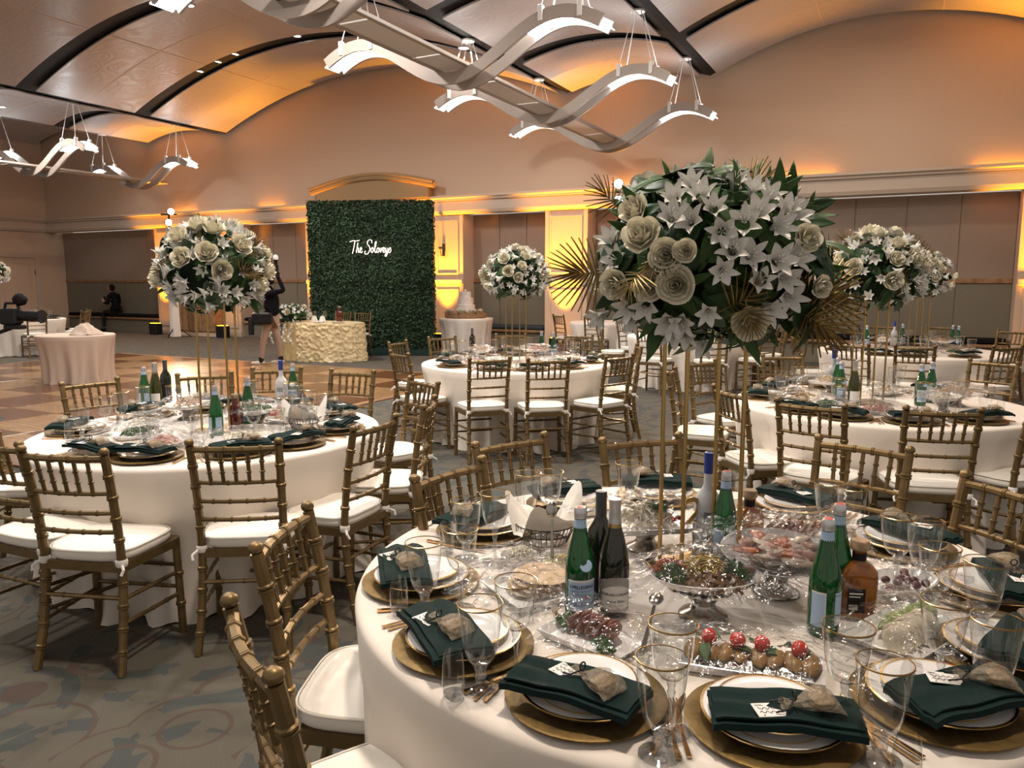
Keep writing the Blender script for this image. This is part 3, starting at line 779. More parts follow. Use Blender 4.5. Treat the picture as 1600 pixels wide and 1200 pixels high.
def pouch_parts():
    ST = [(-.056, .015, .010, .013), (-.046, .010, .008, .012), (-.036, .004, .004, .011), (-.022, .014, .010, .012), (-.004, .025, .017, .0175), (.016, .033, .019, .0195), (.034, .036, .015, .016), (.046, .035, .006, .007), (.049, .034, .001, .003)]
    pouch = MB(); K = 14
    for x, w_, h_, zc in ST:
        for k in range(K):
            a_ = 2*PI*k/K; pouch.v.append((x + .002*math.sin(5*a_), w_*math.cos(a_)*(1 + .06*math.sin(7*a_ + x*90)), max(0, zc + h_*math.sin(a_))))
    for i in range(len(ST)-1):
        for k in range(K): pouch.f.append((i*K+k, i*K+(k+1) % K, (i+1)*K+(k+1) % K, (i+1)*K+k))
    pouch.f.append(tuple((len(ST)-1)*K + k for k in range(K)))
    candy = MB().bevbox((-.002, -.022, .004), (.036, .022, .026), .007)
    rb = MB().tube([(-.034 + .0*k, .008*math.cos(k), .027 + .008*math.sin(k)) for k in [i*PI/5 for i in range(11)]], .0018, 5, False)
    rb.tube([(-.034, 0, .02), (-.055, .018, .008), (-.07, .022, .004)], .0018, 5); rb.tube([(-.034, 0, .02), (-.05, -.016, .010), (-.072, -.014, .004)], .0018, 5)
    tag = MB().box((-.105, -.022, 0), (-.045, .022, .0012))
    txt = MB(); rg = random.Random(4)
    for r_ in range(2):
        P = [(-.098 + .045*i/14, -.008 + .012*r_ + .004*math.sin(i*1.9 + r_), .0019) for i in range(15)]
        txt.tube(P, .0007, 4, True, None, .4)
    txt.box((-.101, .013, .0012), (-.085, .0135, .0017)); txt.box((-.101, .016, .0012), (-.088, .0165, .0017)); txt.ball((-.0935, -.0175, .0014), .0018, 6, 4, (1, 1, .3))
    return [('pouch', pouch.mesh('pouch', m_pouch)), ('candy', candy.mesh('candy', m_candy)), ('ribbon', rb.mesh('ribbon', m_ink)), ('name_tag', tag.mesh('name_tag', m_card, False)), ('name_tag>writing', txt.mesh('writing', m_ink))]
POUCH = pouch_parts()
def fork_mesh(L=.19):
    m = MB(); z = lambda y: .004 + .010*max(0, (y - .6))*(1 - max(0, (y - .85))*4)
    m.slab(1, 12, lambda s, t: ((s - .5)*(.010 - .004*min(1, t*2) if t < .62 else .006 + .016*min(1, (t - .62)*3.2)), t*L*.72, z(t*.72)), .0025)
    for k in range(4): m.slab(1, 4, lambda s, t: ((k - 1.5)*.006 + (s - .5)*.0034, L*(.72 + .28*t), .004 + .0012 + .004*math.sin(PI*t)), .002)
    return m.mesh('fork', m_cut)
def knife_mesh(L=.22):
    m = MB(); m.slab(1, 8, lambda s, t: ((s - .5)*.011, t*L*.48, .006), .005); m.slab(2, 8, lambda s, t: ((s - .5)*(.017*(1 - t**4*.8)) + .002, L*(.48 + .52*t), .005), .0015)
    return m.mesh('knife', m_cut)
def spoon_mesh(L=.18, mt=None):
    m = MB(); m.tube([(0, 0, .006), (0, L*.5, .005), (0, L*.72, .007)], [.006, .0035, .004], 6, True, None, .5); m.ball((0, L*.85, .007), .024, 10, 6, (.72, 1, .28))
    return m.mesh('spoon', mt or m_cut)
fork_me = fork_mesh(); salad_fork_me = fork_mesh(.165); knife_me = knife_mesh(); spoon_me = spoon_mesh(); steel_spoon = spoon_mesh(.2, m_steel)
def glass_set(bowl, stem, rim_r, rim_z):
    return [('bowl', MB().lathe(bowl, 28).mesh('bowl', m_glass)), ('stem', MB().lathe(stem, 20).mesh('stem', m_stem)), ('gold_rim', ring_me(rim_r, rim_z + .001, .0012, 'gold_rim'))]
GOBLET = glass_set([(.012, .052), (.020, .056), (.030, .070), (.036, .090), (.0395, .115), (.0435, .150), (.047, .185)],
                   [(0, .003), (.038, .002), (.039, .004), (.030, .008), (.014, .014), (.010, .020), (.013, .026), (.014, .030), (.010, .036), (.012, .042), (.014, .047), (.012, .052), (0, .056)], .047, .185)
WINE = glass_set([(.006, .108), (.020, .112), (.030, .124), (.036, .145), (.0395, .170), (.0455, .215)],
                 [(0, .003), (.037, .002), (.038, .004), (.028, .007), (.010, .012), (.005, .025), (.0045, .060), (.006, .075), (.0085, .082), (.006, .089), (.0085, .098), (.010, .104), (.006, .110)], .0455, .215)
TUMBLER = [('wall', MB().lathe([(.021, .008), (.0235, .03), (.0225, .07), (.0190, .098)], 20).mesh('wall', m_glass)), ('base', MB().lathe([(0, 0), (.019, .0), (.0215, .006), (.021, .012), (0, .014)], 20).mesh('base', m_stem))]
BIGWATER = [('wall', MB().lathe([(.030, .012), (.033, .06), (.036, .14)], 20).mesh('wall', m_glass)), ('base', MB().lathe([(0, 0), (.028, 0), (.030, .008), (.030, .014), (0, .016)], 20).mesh('base', m_stem))]

# ---- bottles
def patch(r, z0, z1, a0, a1, mt, nm, n=14, wave=0):
    return MB().grid(n, 4, lambda s, t: (r*math.sin(a0 + (a1-a0)*s), -r*math.cos(a0 + (a1-a0)*s), z0 + (z1-z0)*t + (wave*math.sin(PI*s)*t))).mesh(nm, mt)
def text_mesh(s, size, mt, r=None, z=0, ac=0, nm='lettering', bold=0):
    cu = bpy.data.curves.new('t', 'FONT'); cu.body = s; cu.size = size; cu.align_x = 'CENTER'; cu.align_y = 'CENTER'; cu.resolution_u = 2; cu.offset = bold
    o = bpy.data.objects.new('t', cu); COL.objects.link(o)
    dg = bpy.context.evaluated_depsgraph_get(); dg.update()
    me = bpy.data.meshes.new_from_object(o.evaluated_get(dg)); bpy.data.objects.remove(o); me.name = nm
    me.materials.clear(); me.materials.append(mt)
    for v in me.vertices:
        x, y = v.co.x, v.co.y
        if r: a = ac + x/r; v.co = (r*math.sin(a), -r*math.cos(a), z + y)
        else: v.co = (x, 0, y)
    return me
def bottle_glass(prof, mt, nm='glass_body'): return (nm, MB().lathe(prof, 28).mesh(nm, mt))
PEL = [(0, .004), (.030, .0), (.0375, .006), (.0385, .02), (.0385, .13), (.036, .155), (.028, .19), (.020, .225), (.0155, .250), (.0145, .275), (.015, .280)]
SPARK = [bottle_glass(PEL, m_green_glass), ('cap', MB().lathe([(.0158, .268), (.0165, .270), (.0165, .290), (.013, .296), (0, .296)], 18).mesh('cap', m_capsilver)), ('cap>cap_disc', MB().lathe([(0, .2975), (.011, .2965)], 12).mesh('cap_disc', m_red)),
         ('neck_label', MB().lathe([(.0175, .237), (.0155, .255), (.0155, .266)], 18).mesh('neck_label', m_paleblue)),
         ('front_label', patch(.0390, .028, .112, -1.05, 1.05, m_paleblue, 'front_label')), ('front_label>border', MB().grid(14, 1, lambda s, t: (.0393*math.sin(-1.05+2.1*s), -.0393*math.cos(-1.05+2.1*s), .106 + .005*t)).grid(14, 1, lambda s, t: (.0393*math.sin(-1.05+2.1*s), -.0393*math.cos(-1.05+2.1*s), .029 + .004*t)).mesh('border', m_paper)),
         ('front_label>brand_lettering', text_mesh('S.PELLEGRINO', .0115, m_ink, .0395, .093, 0, 'brand_lettering', .0003)),
         ('front_label>script_lettering', text_mesh('S.PELLEGRINO', .0125, m_blue, .0395, .047, 0, 'script_lettering', .0002)),
         ('front_label>small_print', text_mesh('NATURAL MINERAL WATER', .0055, m_blue, .0395, .082, 0, 'small_print')),
         ('front_label>red_star', MB().prism([((.0065 if k % 2 == 0 else .0028)*math.sin(k*PI/5) + .010, (.0065 if k % 2 == 0 else .0028)*math.cos(k*PI/5) + .066) for k in range(10)], .0393, .0398, Matrix.Rotation(PI/2, 4, 'X')).mesh('red_star', m_red, False)),
         ('shoulder_seal', MB().lathe([(0, .002), (.015, .002), (.0165, 0)], 18).mesh('shoulder_seal', m_paleblue)),
         ('back_label', patch(.0390, .028, .112, 2.2, 4.08, m_paper, 'back_label'))]
seal_M = Matrix.Translation((.008, -.0345, .150)) @ Matrix.Rotation(math.radians(70), 4, 'X')
me = SPARK[-2][1]; me.transform(seal_M)
def two_label(parts):      # the same bottle turned so two narrow labels show
    return [p for p in parts if not p[0].startswith(('front_label', 'back_label', 'shoulder'))] + [
        ('side_label', patch(.0390, .028, .118, -1.25, -.30, m_paleblue, 'side_label', 8)), ('side_label>border', MB().grid(8, 1, lambda s, t: (.0393*math.sin(-.33+.05*s), -.0393*math.cos(-.33+.05*s), .028 + .09*t)).grid(8, 1, lambda s, t: (.0393*math.sin(-1.25+.95*s), -.0393*math.cos(-1.25+.95*s), .114 + .004*t)).mesh('border', m_paper)),
        ('facts_label', patch(.0390, .035, .118, .30, 1.25, m_paleblue, 'facts_label', 8)),
        ('facts_label>barcode', MB().grid(6, 1, lambda s, t: (.0394*math.sin(.42+.7*s), -.0394*math.cos(.42+.7*s), .036 + .018*t)).mesh('barcode', m_paper)),
        ('facts_label>fine_print', text_mesh('Nutrition Facts', .0065, m_ink, .0394, .110, .76, 'fine_print'))]
SPARK2 = two_label(SPARK)
BORD = [(0, .004), (.030, 0), (.036, .005), (.0372, .015), (.0372, .185), (.034, .205), (.022, .225), (.0150, .240), (.0135, .300), (.0145, .302), (.0145, .310), (0, .312)]
BURG = [(0, .004), (.032, 0), (.038, .005), (.040, .015), (.040, .135), (.036, .170), (.026, .210), (.0175, .240), (.0145, .265), (.0140, .300), (.0145, .308), (0, .310)]
RED = [bottle_glass(BORD, m_dark_glass), ('foil_capsule', MB().lathe([(.0155, .245), (.0150, .300), (.0158, .302), (.0158, .312), (0, .314)], 18).mesh('foil_capsule', m_capdark)), ('front_label', patch(.0377, .05, .14, -1.2, 1.2, m_black, 'front_label'))]
WHITE = [bottle_glass(BURG, m_dark_glass), ('foil_capsule', MB().lathe([(.0180, .240), (.0158, .262), (.0152, .300), (.0160, .302), (.0160, .312), (0, .314)], 18).mesh('foil_capsule', m_capsilver)), ('foil_capsule>gold_band', MB().lathe([(.0187, .238), (.0176, .248)], 18).mesh('gold_band', m_brass)),
         ('front_label', patch(.0404, .018, .100, -1.25, 1.25, m_greylabel, 'front_label', 14, .012)), ('front_label>oval', patch(.0408, .026, .074, -1.05, 1.05, m_paper, 'oval', 14, .016)),
         ('front_label>brand_lettering', text_mesh('FERRARI-CARANO', .0105, m_ink, .0411, .065, 0, 'brand_lettering', .0002)), ('front_label>script_lettering', text_mesh('Fumé Blanc', .0105, m_ink, .0411, .047, 0, 'script_lettering')), ('front_label>small_print', text_mesh('SONOMA COUNTY', .0045, m_ink, .0411, .035, 0, 'small_print'))]
OLIVE = [bottle_glass(BURG, m_olive_glass)] + [(n_, me_) for n_, me_ in WHITE[1:3]] + [('front_label', patch(.0404, .03, .10, -1.1, 1.1, m_paper, 'front_label'))]
VODKA = [bottle_glass([(0, .004), (.036, 0), (.043, .006), (.043, .165), (.041, .185), (.030, .205), (.018, .222), (.0145, .235), (.0145, .33), (0, .335)], m_frost), ('neck_seal', MB().lathe([(.0152, .268), (.0155, .335), (0, .338)], 18).mesh('neck_seal', m_blue)),
         ('barcode', patch(.0434, .055, .080, -.35, .25, m_paper, 'barcode')), ('barcode>bars', MB().box((-.010, -.0445, .060), (-.007, -.0435, .078)).box((-.004, -.0445, .060), (-.003, -.0435, .078)).box((.0, -.0445, .060), (.002, -.0435, .078)).mesh('bars', m_ink, False)), ('logo', patch(.0434, .12, .15, -.5, .5, mat('logo_grey', (.25, .27, .3), .5), 'logo'))]
def squarish(prof, n=24, p=5, depth=.62):
    m = MB()
    for r, z in prof:
        for k in range(n):
            a = 2*PI*k/n; c, s_ = math.cos(a), math.sin(a); q = (abs(c)**p + abs(s_)**p)**(-1/p) if r > .02 else 1
            m.v.append((r*c*q, r*s_*q*(depth if r > .02 else 1), z))
    for i in range(len(prof)-1):
        for k in range(n):
            k2 = (k+1) % n; m.f.append((i*n+k, i*n+k2, (i+1)*n+k2, (i+1)*n+k))
    return m
WHISKEY = [('glass_body', squarish([(0, .003), (.040, 0), (.045, .006), (.046, .11), (.044, .128), (.034, .142), (.019, .150), (.0165, .158), (.0165, .185), (0, .186)]).mesh('glass_body', m_amber)), ('stopper', MB().lathe([(.020, .182), (.0235, .186), (.0235, .204), (.021, .208), (0, .208)], 18).mesh('stopper', m_cork)), ('neck_wrap', MB().lathe([(.0175, .152), (.0175, .176)], 18).mesh('neck_wrap', m_black)), ('side_label', MB().box((-.032, -.0300, .02), (.012, -.0290, .085)).mesh('side_label', m_black, False)), ('side_label>fine_print', MB().box((-.028, -.0306, .070), (.006, -.0300, .074)).box((-.028, -.0306, .062), (.0, -.0300, .065)).box((-.028, -.0306, .028), (-.006, -.0300, .042)).mesh('fine_print', m_paper, False))]
ROSEDRINK = [('glass_body', squarish([(0, .003), (.036, 0), (.040, .006), (.041, .12), (.036, .14), (.018, .155), (.016, .195), (0, .197)]).mesh('glass_body', m_maroon)), ('stopper', MB().lathe([(.018, .19), (.021, .194), (.021, .215), (0, .217)], 16).mesh('stopper', m_cork))]
MINI = [('glass_body', MB().lathe([(0, 0), (.026, 0), (.027, .08), (.012, .10), (.011, .12)], 16).mesh('glass_body', m_maroon)), ('cap', MB().lathe([(.013, .11), (.014, .14), (0, .142)], 14).mesh('cap', m_black))]
BOTTLES = {'spark': (SPARK, 'sparkling_water_bottle', 'bottle'), 'spark2': (SPARK2, 'sparkling_water_bottle', 'bottle'), 'red': (RED, 'red_wine_bottle', 'wine bottle'), 'white': (WHITE, 'white_wine_bottle', 'wine bottle'), 'olive': (OLIVE, 'white_wine_bottle', 'wine bottle'), 'vodka': (VODKA, 'vodka_bottle', 'bottle'), 'whiskey': (WHISKEY, 'whiskey_bottle', 'bottle'), 'rosedrink': (ROSEDRINK, 'liqueur_bottle', 'bottle'), 'mini': (MINI, 'sauce_bottle', 'bottle')}
TT = .767
def bottle(kind, x, y, label, rz=0, sc_=.95):
    parts, nm, cat = BOTTLES[kind]
    o = thing(nm, label, cat, (x, y, TT), rz); put(parts, o); o.scale = (sc_,)*3
    return o
# ================================================================ tables, chairs, settings
T1 = (.52, 2.13, .95); T2 = (-1.70, 4.28, .93); T3 = (.04, 7.93, .97); T4 = (2.52, 5.22, .95); T5 = (4.80, 9.24, 1.03); T6 = (-11.0, 17.1, .95); T7 = (2.75, 11.9, .95); T9 = (1.95, 15.85, .75)
table(*T1, 11, 'front round table under ivory floor-length cloth, set for dinner', folds=13, tuck=.03)
table(*T2, 12, 'left round table under ivory cloth beside the dance floor')
table(*T3, 13, 'middle round table under ivory cloth in front of the cake table')
table(*T4, 14, 'right round table under ivory cloth behind the front table')
table(*T5, 15, 'far right round table under ivory cloth by the long niche')
table(*T6, 16, 'far left round table under white cloth near the corner door')
table(*T7, 17, 'round table with white cloth half hidden below the large front flowers')
table(*T9, 18, 'distant round table near the amber pier behind the middle table')

def chair_at(T, px, py, label, group, z=.906, yaw=0, face=None):
    p = at(px, py, z); c = Vector(face if face else (T[0], T[1], 0)); d = Vector((c.x - p.x, c.y - p.y, 0)).normalized()
    d = Matrix.Rotation(math.radians(yaw), 3, 'Z') @ d
    o = thing('banquet_chair', 'gold bamboo chair ' + label, 'chair', (p.x + d.x*.27, p.y + d.y*.27, 0), math.atan2(-d.x, d.y), group)
    put(CHAIR, o); return math.atan2(p.y + d.y*.27 - T[1], p.x + d.x*.27 - T[0])
def chair_xy(T, ang, label, group, gap=.22, yaw=0):
    r = T[2] + gap; x = T[0] + r*math.cos(ang); y = T[1] + r*math.sin(ang)
    o = thing('banquet_chair', 'gold bamboo chair ' + label, 'chair', (x, y, 0), ang + PI/2 + yaw, group)
    put(CHAIR, o); return ang
G1 = 'chairs at the front table'; G2 = 'chairs at the left table'; G3 = 'chairs at the middle table'; G4 = 'chairs at the right table'; G5 = 'chairs at the far right table'
CH1 = [(381, 1003, 'nearest the camera, seen edge-on at the bottom left of the front table', -5), (438, 828, 'left of the front table just behind the nearest chair', -10), (700, 737, 'behind the front table at its left back, beside two stemmed glasses', 0),
       (796, 691, 'behind the front table left of the wine bottles', 10), (1000, 688, 'behind the front table left of the gold flower stand', 20), (1349, 697, 'behind the front table right of the flower stand', 0), (1585, 768, 'at the right side of the front table by the photo edge', 0)]
for px, py, lab, yw in CH1: chair_at(T1, px, py, lab, G1, z=.922, yaw=yw)
CH2 = [(95, 716, 'front of the left table, second from the left photo edge', -5), (365, 702, 'front of the left table, nearest to its middle', -20), (590, 669, 'front right of the left table with its seat shown fully', 10), (674, 636, 'right of the left table, seen almost edge-on', 0), (664, 601, 'right of the left table, behind the edge-on one', 0),
       (552, 585, 'behind the left table at the dance floor corner', 0), (433, 581, 'behind the left table, behind the frosted bottle', 0), (320, 590, 'behind the left table between the flower stand poles', 0), (140, 602, 'behind the left table in front of the small peach table', 0), (-18, 700, 'at the left photo edge in front of the left table', 0), (-50, 640, 'at the far left edge of the left table', 0)]
A2 = [chair_at(T2, px, py, lab, G2, yaw=yw) for px, py, lab, yw in CH2]
CH3 = [(766, 565, 'in front of the middle table, left of two', 28), (858, 566, 'in front of the middle table, right of two', 0), (970, 561, 'right front of the middle table with the seat seen fully', 0), (1000, 545, 'right of the middle table, under the large flowers', 0), (622, 556, 'left of the middle table, nearer of two', 0), (620, 538, 'left of the middle table, farther of two', 0),
       (690, 530, 'behind the middle table below the cake table', 0), (798, 526, 'behind the middle table below its flowers', 0), (905, 527, 'behind the middle table on its right', 0)]
A3 = [chair_at(T3, px, py, lab, G3, yaw=yw) for px, py, lab, yw in CH3]
CH4 = [(1265, 638, 'in front of the right table, left of two', 0), (1475, 648, 'in front of the right table, right of two', 0), (1136, 616, 'left of the right table behind the front flower stand poles', -10), (1047, 585, 'left of the right table, edge-on between the flower stand poles', 0), (1095, 570, 'back left of the right table', 0), (1222, 560, 'behind the right table at its left', 0),
       (1553, 570, 'behind the right table at its right', 0), (1650, 640, 'right of the right table with only the seat in view', 0), (1700, 600, 'far right of the right table beyond the photo edge', 0)]
A4 = [chair_at(T4, px, py, lab, G4, yaw=yw) for px, py, lab, yw in CH4[:8]]
CH5 = [(1430, 545, 'in front of the far right table at its middle', 0), (1330, 541, 'in front of the far right table at its left', 0), (1577, 545, 'in front of the far right table at its right', 0), (1582, 520, 'right of the far right table against the amber pier', 0), (1240, 528, 'left of the far right table', 0), (1470, 513, 'behind the far right table at its right', 0), (1375, 512, 'behind the far right table at its left', 0)]
A5 = [chair_at(T5, px, py, lab, G5, yaw=yw) for px, py, lab, yw in CH5]
for a, lab in ((-2.0, 'in front of the far left table under the video camera'), (-.75, 'right front of the far left table'), (.1, 'right of the far left table'), (.75, 'back right of the far left table beside the seated guest'), (-2.9, 'left of the far left table')):
    chair_xy(T6, a, lab, 'chairs at the far left table', .25)
for a, lab in ((-2.2, 'front left of the half hidden table below the large flowers'), (-1.55, 'front of the half hidden table below the large flowers'), (-.9, 'front right of the half hidden table below the large flowers'), (-.2, 'right of the half hidden table'), (2.9, 'left of the half hidden table'), (2.2, 'back left of the half hidden table')):
    chair_xy(T7, a, lab, 'chairs at the half hidden table', .22)
for a, lab in ((-2.6, 'dark against the amber pier, left of two'), (-1.9, 'dark against the amber pier, right of two')):
    chair_xy(T9, a, lab, 'chairs at the distant table', .2)

ORD = ['nearest', 'second', 'third', 'fourth', 'fifth', 'sixth', 'seventh', 'eighth', 'ninth', 'tenth', 'eleventh', 'twelfth']
rs = random.Random(5)
def single(name, label, cat, mesh, M, group=None, kids=()):
    o = thing(name, label, cat, group=group, mesh=mesh, M=M)
    for nm, me in kids: link(nm, me, o)
    return o
def group_thing(name, label, cat, parts, M, group=None):
    o = thing(name, label, cat, group=group, M=M); put(parts, o); return o
def setting(T, ang, where, tname, full=True, glasses=True, r=None, pos=None, nap=0, cards=True):
    r = r if r else T[2] - .215
    x, y = pos if pos else (T[0] + r*math.cos(ang), T[1] + r*math.sin(ang))
    M = Matrix.Translation((x, y, TT)) @ Matrix.Rotation(ang + PI/2, 4, 'Z')
    g = tname + ' '
    single('charger_plate', 'gold charger plate ' + where, 'charger', charger_me, M, g + 'gold chargers')
    single('dinner_plate', 'white dinner plate ' + where, 'plate', plate_me, M @ Matrix.Translation((0, 0, .014)), g + 'dinner plates', [('gold_band', plate_band), ('gold_band', plate_band2)])
    single('salad_plate', 'small salad plate ' + where, 'plate', salad_me, M @ Matrix.Translation((0, .004, .028)), g + 'salad plates', [('gold_band', salad_band)])
    k = rs.randrange(3); jy = rs.uniform(-.22, .12)
    N = M @ Matrix.Translation((rs.uniform(-.01, .01), -.048 + rs.uniform(-.012, .012), .015)) @ Matrix.Rotation(jy + nap, 4, 'Z')
    single('folded_napkin', 'dark green folded napkin ' + where, 'napkin', napkins[k], N, g + 'green napkins')
    if cards:
        group_thing('favor_pouch', 'favor pouch with white tag ' + where, 'favor pouch', POUCH, N @ Matrix.Translation((.045, 0, .056)) @ Matrix.Rotation(rs.uniform(-.5, .5), 4, 'Z'), g + 'favor pouches')
    if full:
        R = lambda dx, dy, a: M @ Matrix.Translation((dx, dy, 0)) @ Matrix.Rotation(a, 4, 'Z')
        single('fork', 'gold dinner fork ' + where, 'fork', fork_me, R(-.174, -.105, .0), g + 'dinner forks')
        single('fork', 'short gold salad fork ' + where, 'fork', salad_fork_me, R(-.194, -.11, -.03), g + 'salad forks')
        single('knife', 'gold table knife ' + where, 'knife', knife_me, R(.176, -.11, .03), g + 'table knives')
    if glasses:
        j = lambda: rs.uniform(-.012, .012)
        P = lambda dx, dy: M @ Matrix.Translation((dx + j(), dy + j(), 0))
        group_thing('wine_glass', 'long-stemmed wine glass ' + where, 'wine glass', WINE, P(.115, .20), g + 'wine glasses')
        group_thing('water_goblet', 'short-stemmed goblet ' + where, 'goblet', GOBLET, P(.205, .12), g + 'goblets')
        group_thing('shot_tumbler', 'small clear tumbler ' + where, 'tumbler', TUMBLER, P(.235, .045), g + 'tumblers')
# front table, setting by setting
S1 = [((758, 824), 'at the front table setting left of the bread basket'), ((658, 903), 'at the leftmost front table setting'), ((698, 1008), 'at the front table setting below the leftmost one'), ((876, 1128), 'at the bottom front table setting left of centre'), ((1228, 1165), 'at the bottom centre front table setting'),
      ((1512, 1118), 'at the bottom right front table setting'), ((1588, 1020), 'at the front table setting cut by the right photo edge'), ((1560, 925), 'at the front table setting above the right edge one'), ((1405, 848), 'at the front table setting behind the whiskey bottle'), ((1238, 792), 'at the back front table setting right of the flower stand'), ((1030, 772), 'at the back front table setting left of the flower stand'), ((890, 784), 'at the back front table setting behind the bread basket')]
for (px, py), wh in S1:
    p = at(px, py, TT + .015); a = math.atan2(p.y - T1[1], p.x - T1[0])
    rr = math.hypot(p.x - T1[0], p.y - T1[1])
    if rr > T1[2] - .17: rr = T1[2] - .17
    setting(T1, a, wh, 'front table', True, False, rr)
def glass_by_rim(px, py, kind, label):
    h = {'goblet': .185, 'wine': .215, 'tumbler': .098, 'water': .14}[kind]
    p = at(px, py, TT + h); parts = {'goblet': GOBLET, 'wine': WINE, 'tumbler': TUMBLER, 'water': BIGWATER}[kind]
    nm, cat = {'goblet': ('water_goblet', 'goblet'), 'wine': ('wine_glass', 'wine glass'), 'tumbler': ('shot_tumbler', 'tumbler'), 'water': ('water_glass', 'glass')}[kind]
    group_thing(nm, label, cat, parts, Matrix.Translation((p.x, p.y, TT)) @ Matrix.Rotation(rs.uniform(0, 6), 4, 'Z'), 'front table glassware')
for px, py, k, lab in [(662, 847, 'goblet', 'short-stemmed gold rimmed goblet at the leftmost front table setting'), (719, 826, 'wine', 'long-stemmed wine glass right of the leftmost front table goblet'), (728, 781, 'goblet', 'short-stemmed goblet left of the bread basket'), (773, 770, 'wine', 'long-stemmed wine glass left of the bread basket'),
        (824, 739, 'goblet', 'left one of two stemmed glasses behind the bread basket'), (859, 737, 'wine', 'right one of two stemmed glasses behind the bread basket'), (982, 723, 'wine', 'gold rimmed wine glass left of the flower stand poles'), (806, 907, 'wine', 'long-stemmed wine glass below the wrapped bread plate'), (750, 942, 'goblet', 'short-stemmed goblet below the leftmost glasses'),
        (1052, 974, 'wine', 'wine glass in front of the silver footed dish'), (1035, 1027, 'goblet', 'tall goblet at the bottom centre beside gold forks'), (1405, 806, 'wine', 'wine glass right of the whiskey bottle'), (1447, 813, 'goblet', 'goblet behind the wine glass right of the whiskey bottle'), (1469, 854, 'wine', 'wine glass between the two goblets at the right edge'), (1541, 877, 'goblet', 'upper goblet at the right photo edge'),
        (1478, 938, 'wine', 'wine glass standing right of the cucumber platter'), (1559, 968, 'goblet', 'lower goblet at the right photo edge'), (1326, 978, 'wine', 'wine glass in front of the green water bottle on the right'), (1383, 1034, 'goblet', 'large goblet at the bottom right in front of the cucumber platter'), (1157, 732, 'water', 'straight water glass behind the flower stand'),
        (1296, 754, 'wine', 'wine glass behind the green bottles on the right'), (1332, 762, 'goblet', 'goblet behind the whiskey bottle stopper'), (623, 902, 'tumbler', 'small tumbler at the leftmost front table setting'), (708, 1018, 'tumbler', 'small tumbler below the leftmost glasses'), (698, 816, 'tumbler', 'small tumbler left of the bread basket glasses'), (810, 775, 'tumbler', 'small tumbler behind the bread basket'), (1420, 1150, 'tumbler', 'small tumbler at the bottom right beside a green napkin')]:
    glass_by_rim(px, py, k, lab)
# the other tables: one setting before each chair
def ring(T, angs, tname, **kw):
    for k, a in enumerate(sorted(angs, key=lambda q: (-(q + PI/2)) % (2*PI))):
        setting(T, a, f'at the {tname}, {ORD[k]} setting{" clockwise from nearest" if k else " to the camera"}', tname, **kw)
def fill(angs, n):                      # even out the ring where chairs are hidden
    angs = sorted(a % (2*PI) for a in angs)
    while len(angs) < n:
        gaps = [((angs[(i+1) % len(angs)] - angs[i]) % (2*PI), i) for i in range(len(angs))]
        g, i = max(gaps); angs.append((angs[i] + g/2) % (2*PI)); angs.sort()
    return angs
ring(T2, A2, 'left table')
ring(T3, A3, 'middle table')
ring(T4, A4, 'right table')
ring(T5, A5, 'far right table', full=False)
ring(T6, [-2.0, -.75, .1, 1.2, -2.9], 'far left table', full=False, cards=False)
ring(T7, [-2.2, -1.55, -.9, -.2], 'half hidden table', full=False, cards=False)

# bottles: (table, pixel of the base, kind, label, turn)
BT = [(905, 962, 'spark', 'green sparkling water bottle with pale blue label in front of two wine bottles', 8), (937, 938, 'red', 'dark wine bottle with black foil behind the green water bottle', 0), (958, 957, 'white', 'white wine bottle with grey label right of the front green water bottle', 4),
      (1103, 865, 'vodka', 'tall frosted bottle with blue neck seal behind the flower stand poles', 0), (1130, 880, 'spark2', 'green water bottle between the flower stand poles on the front table', 0), (1285, 988, 'spark2', 'green water bottle with two labels beside the whiskey bottle', 0), (1303, 955, 'spark2', 'green water bottle half hidden behind the one next to the whiskey', 30), (1337, 962, 'whiskey', 'amber whiskey bottle with cork stopper on the front table', -8), (1168, 862, 'whiskey', 'amber whiskey bottle behind the tilted fish platter', 20)]
for px, py, k, lab, rz in BT:
    p = at(px, py, TT); bottle(k, p.x, p.y, lab, math.radians(rz))
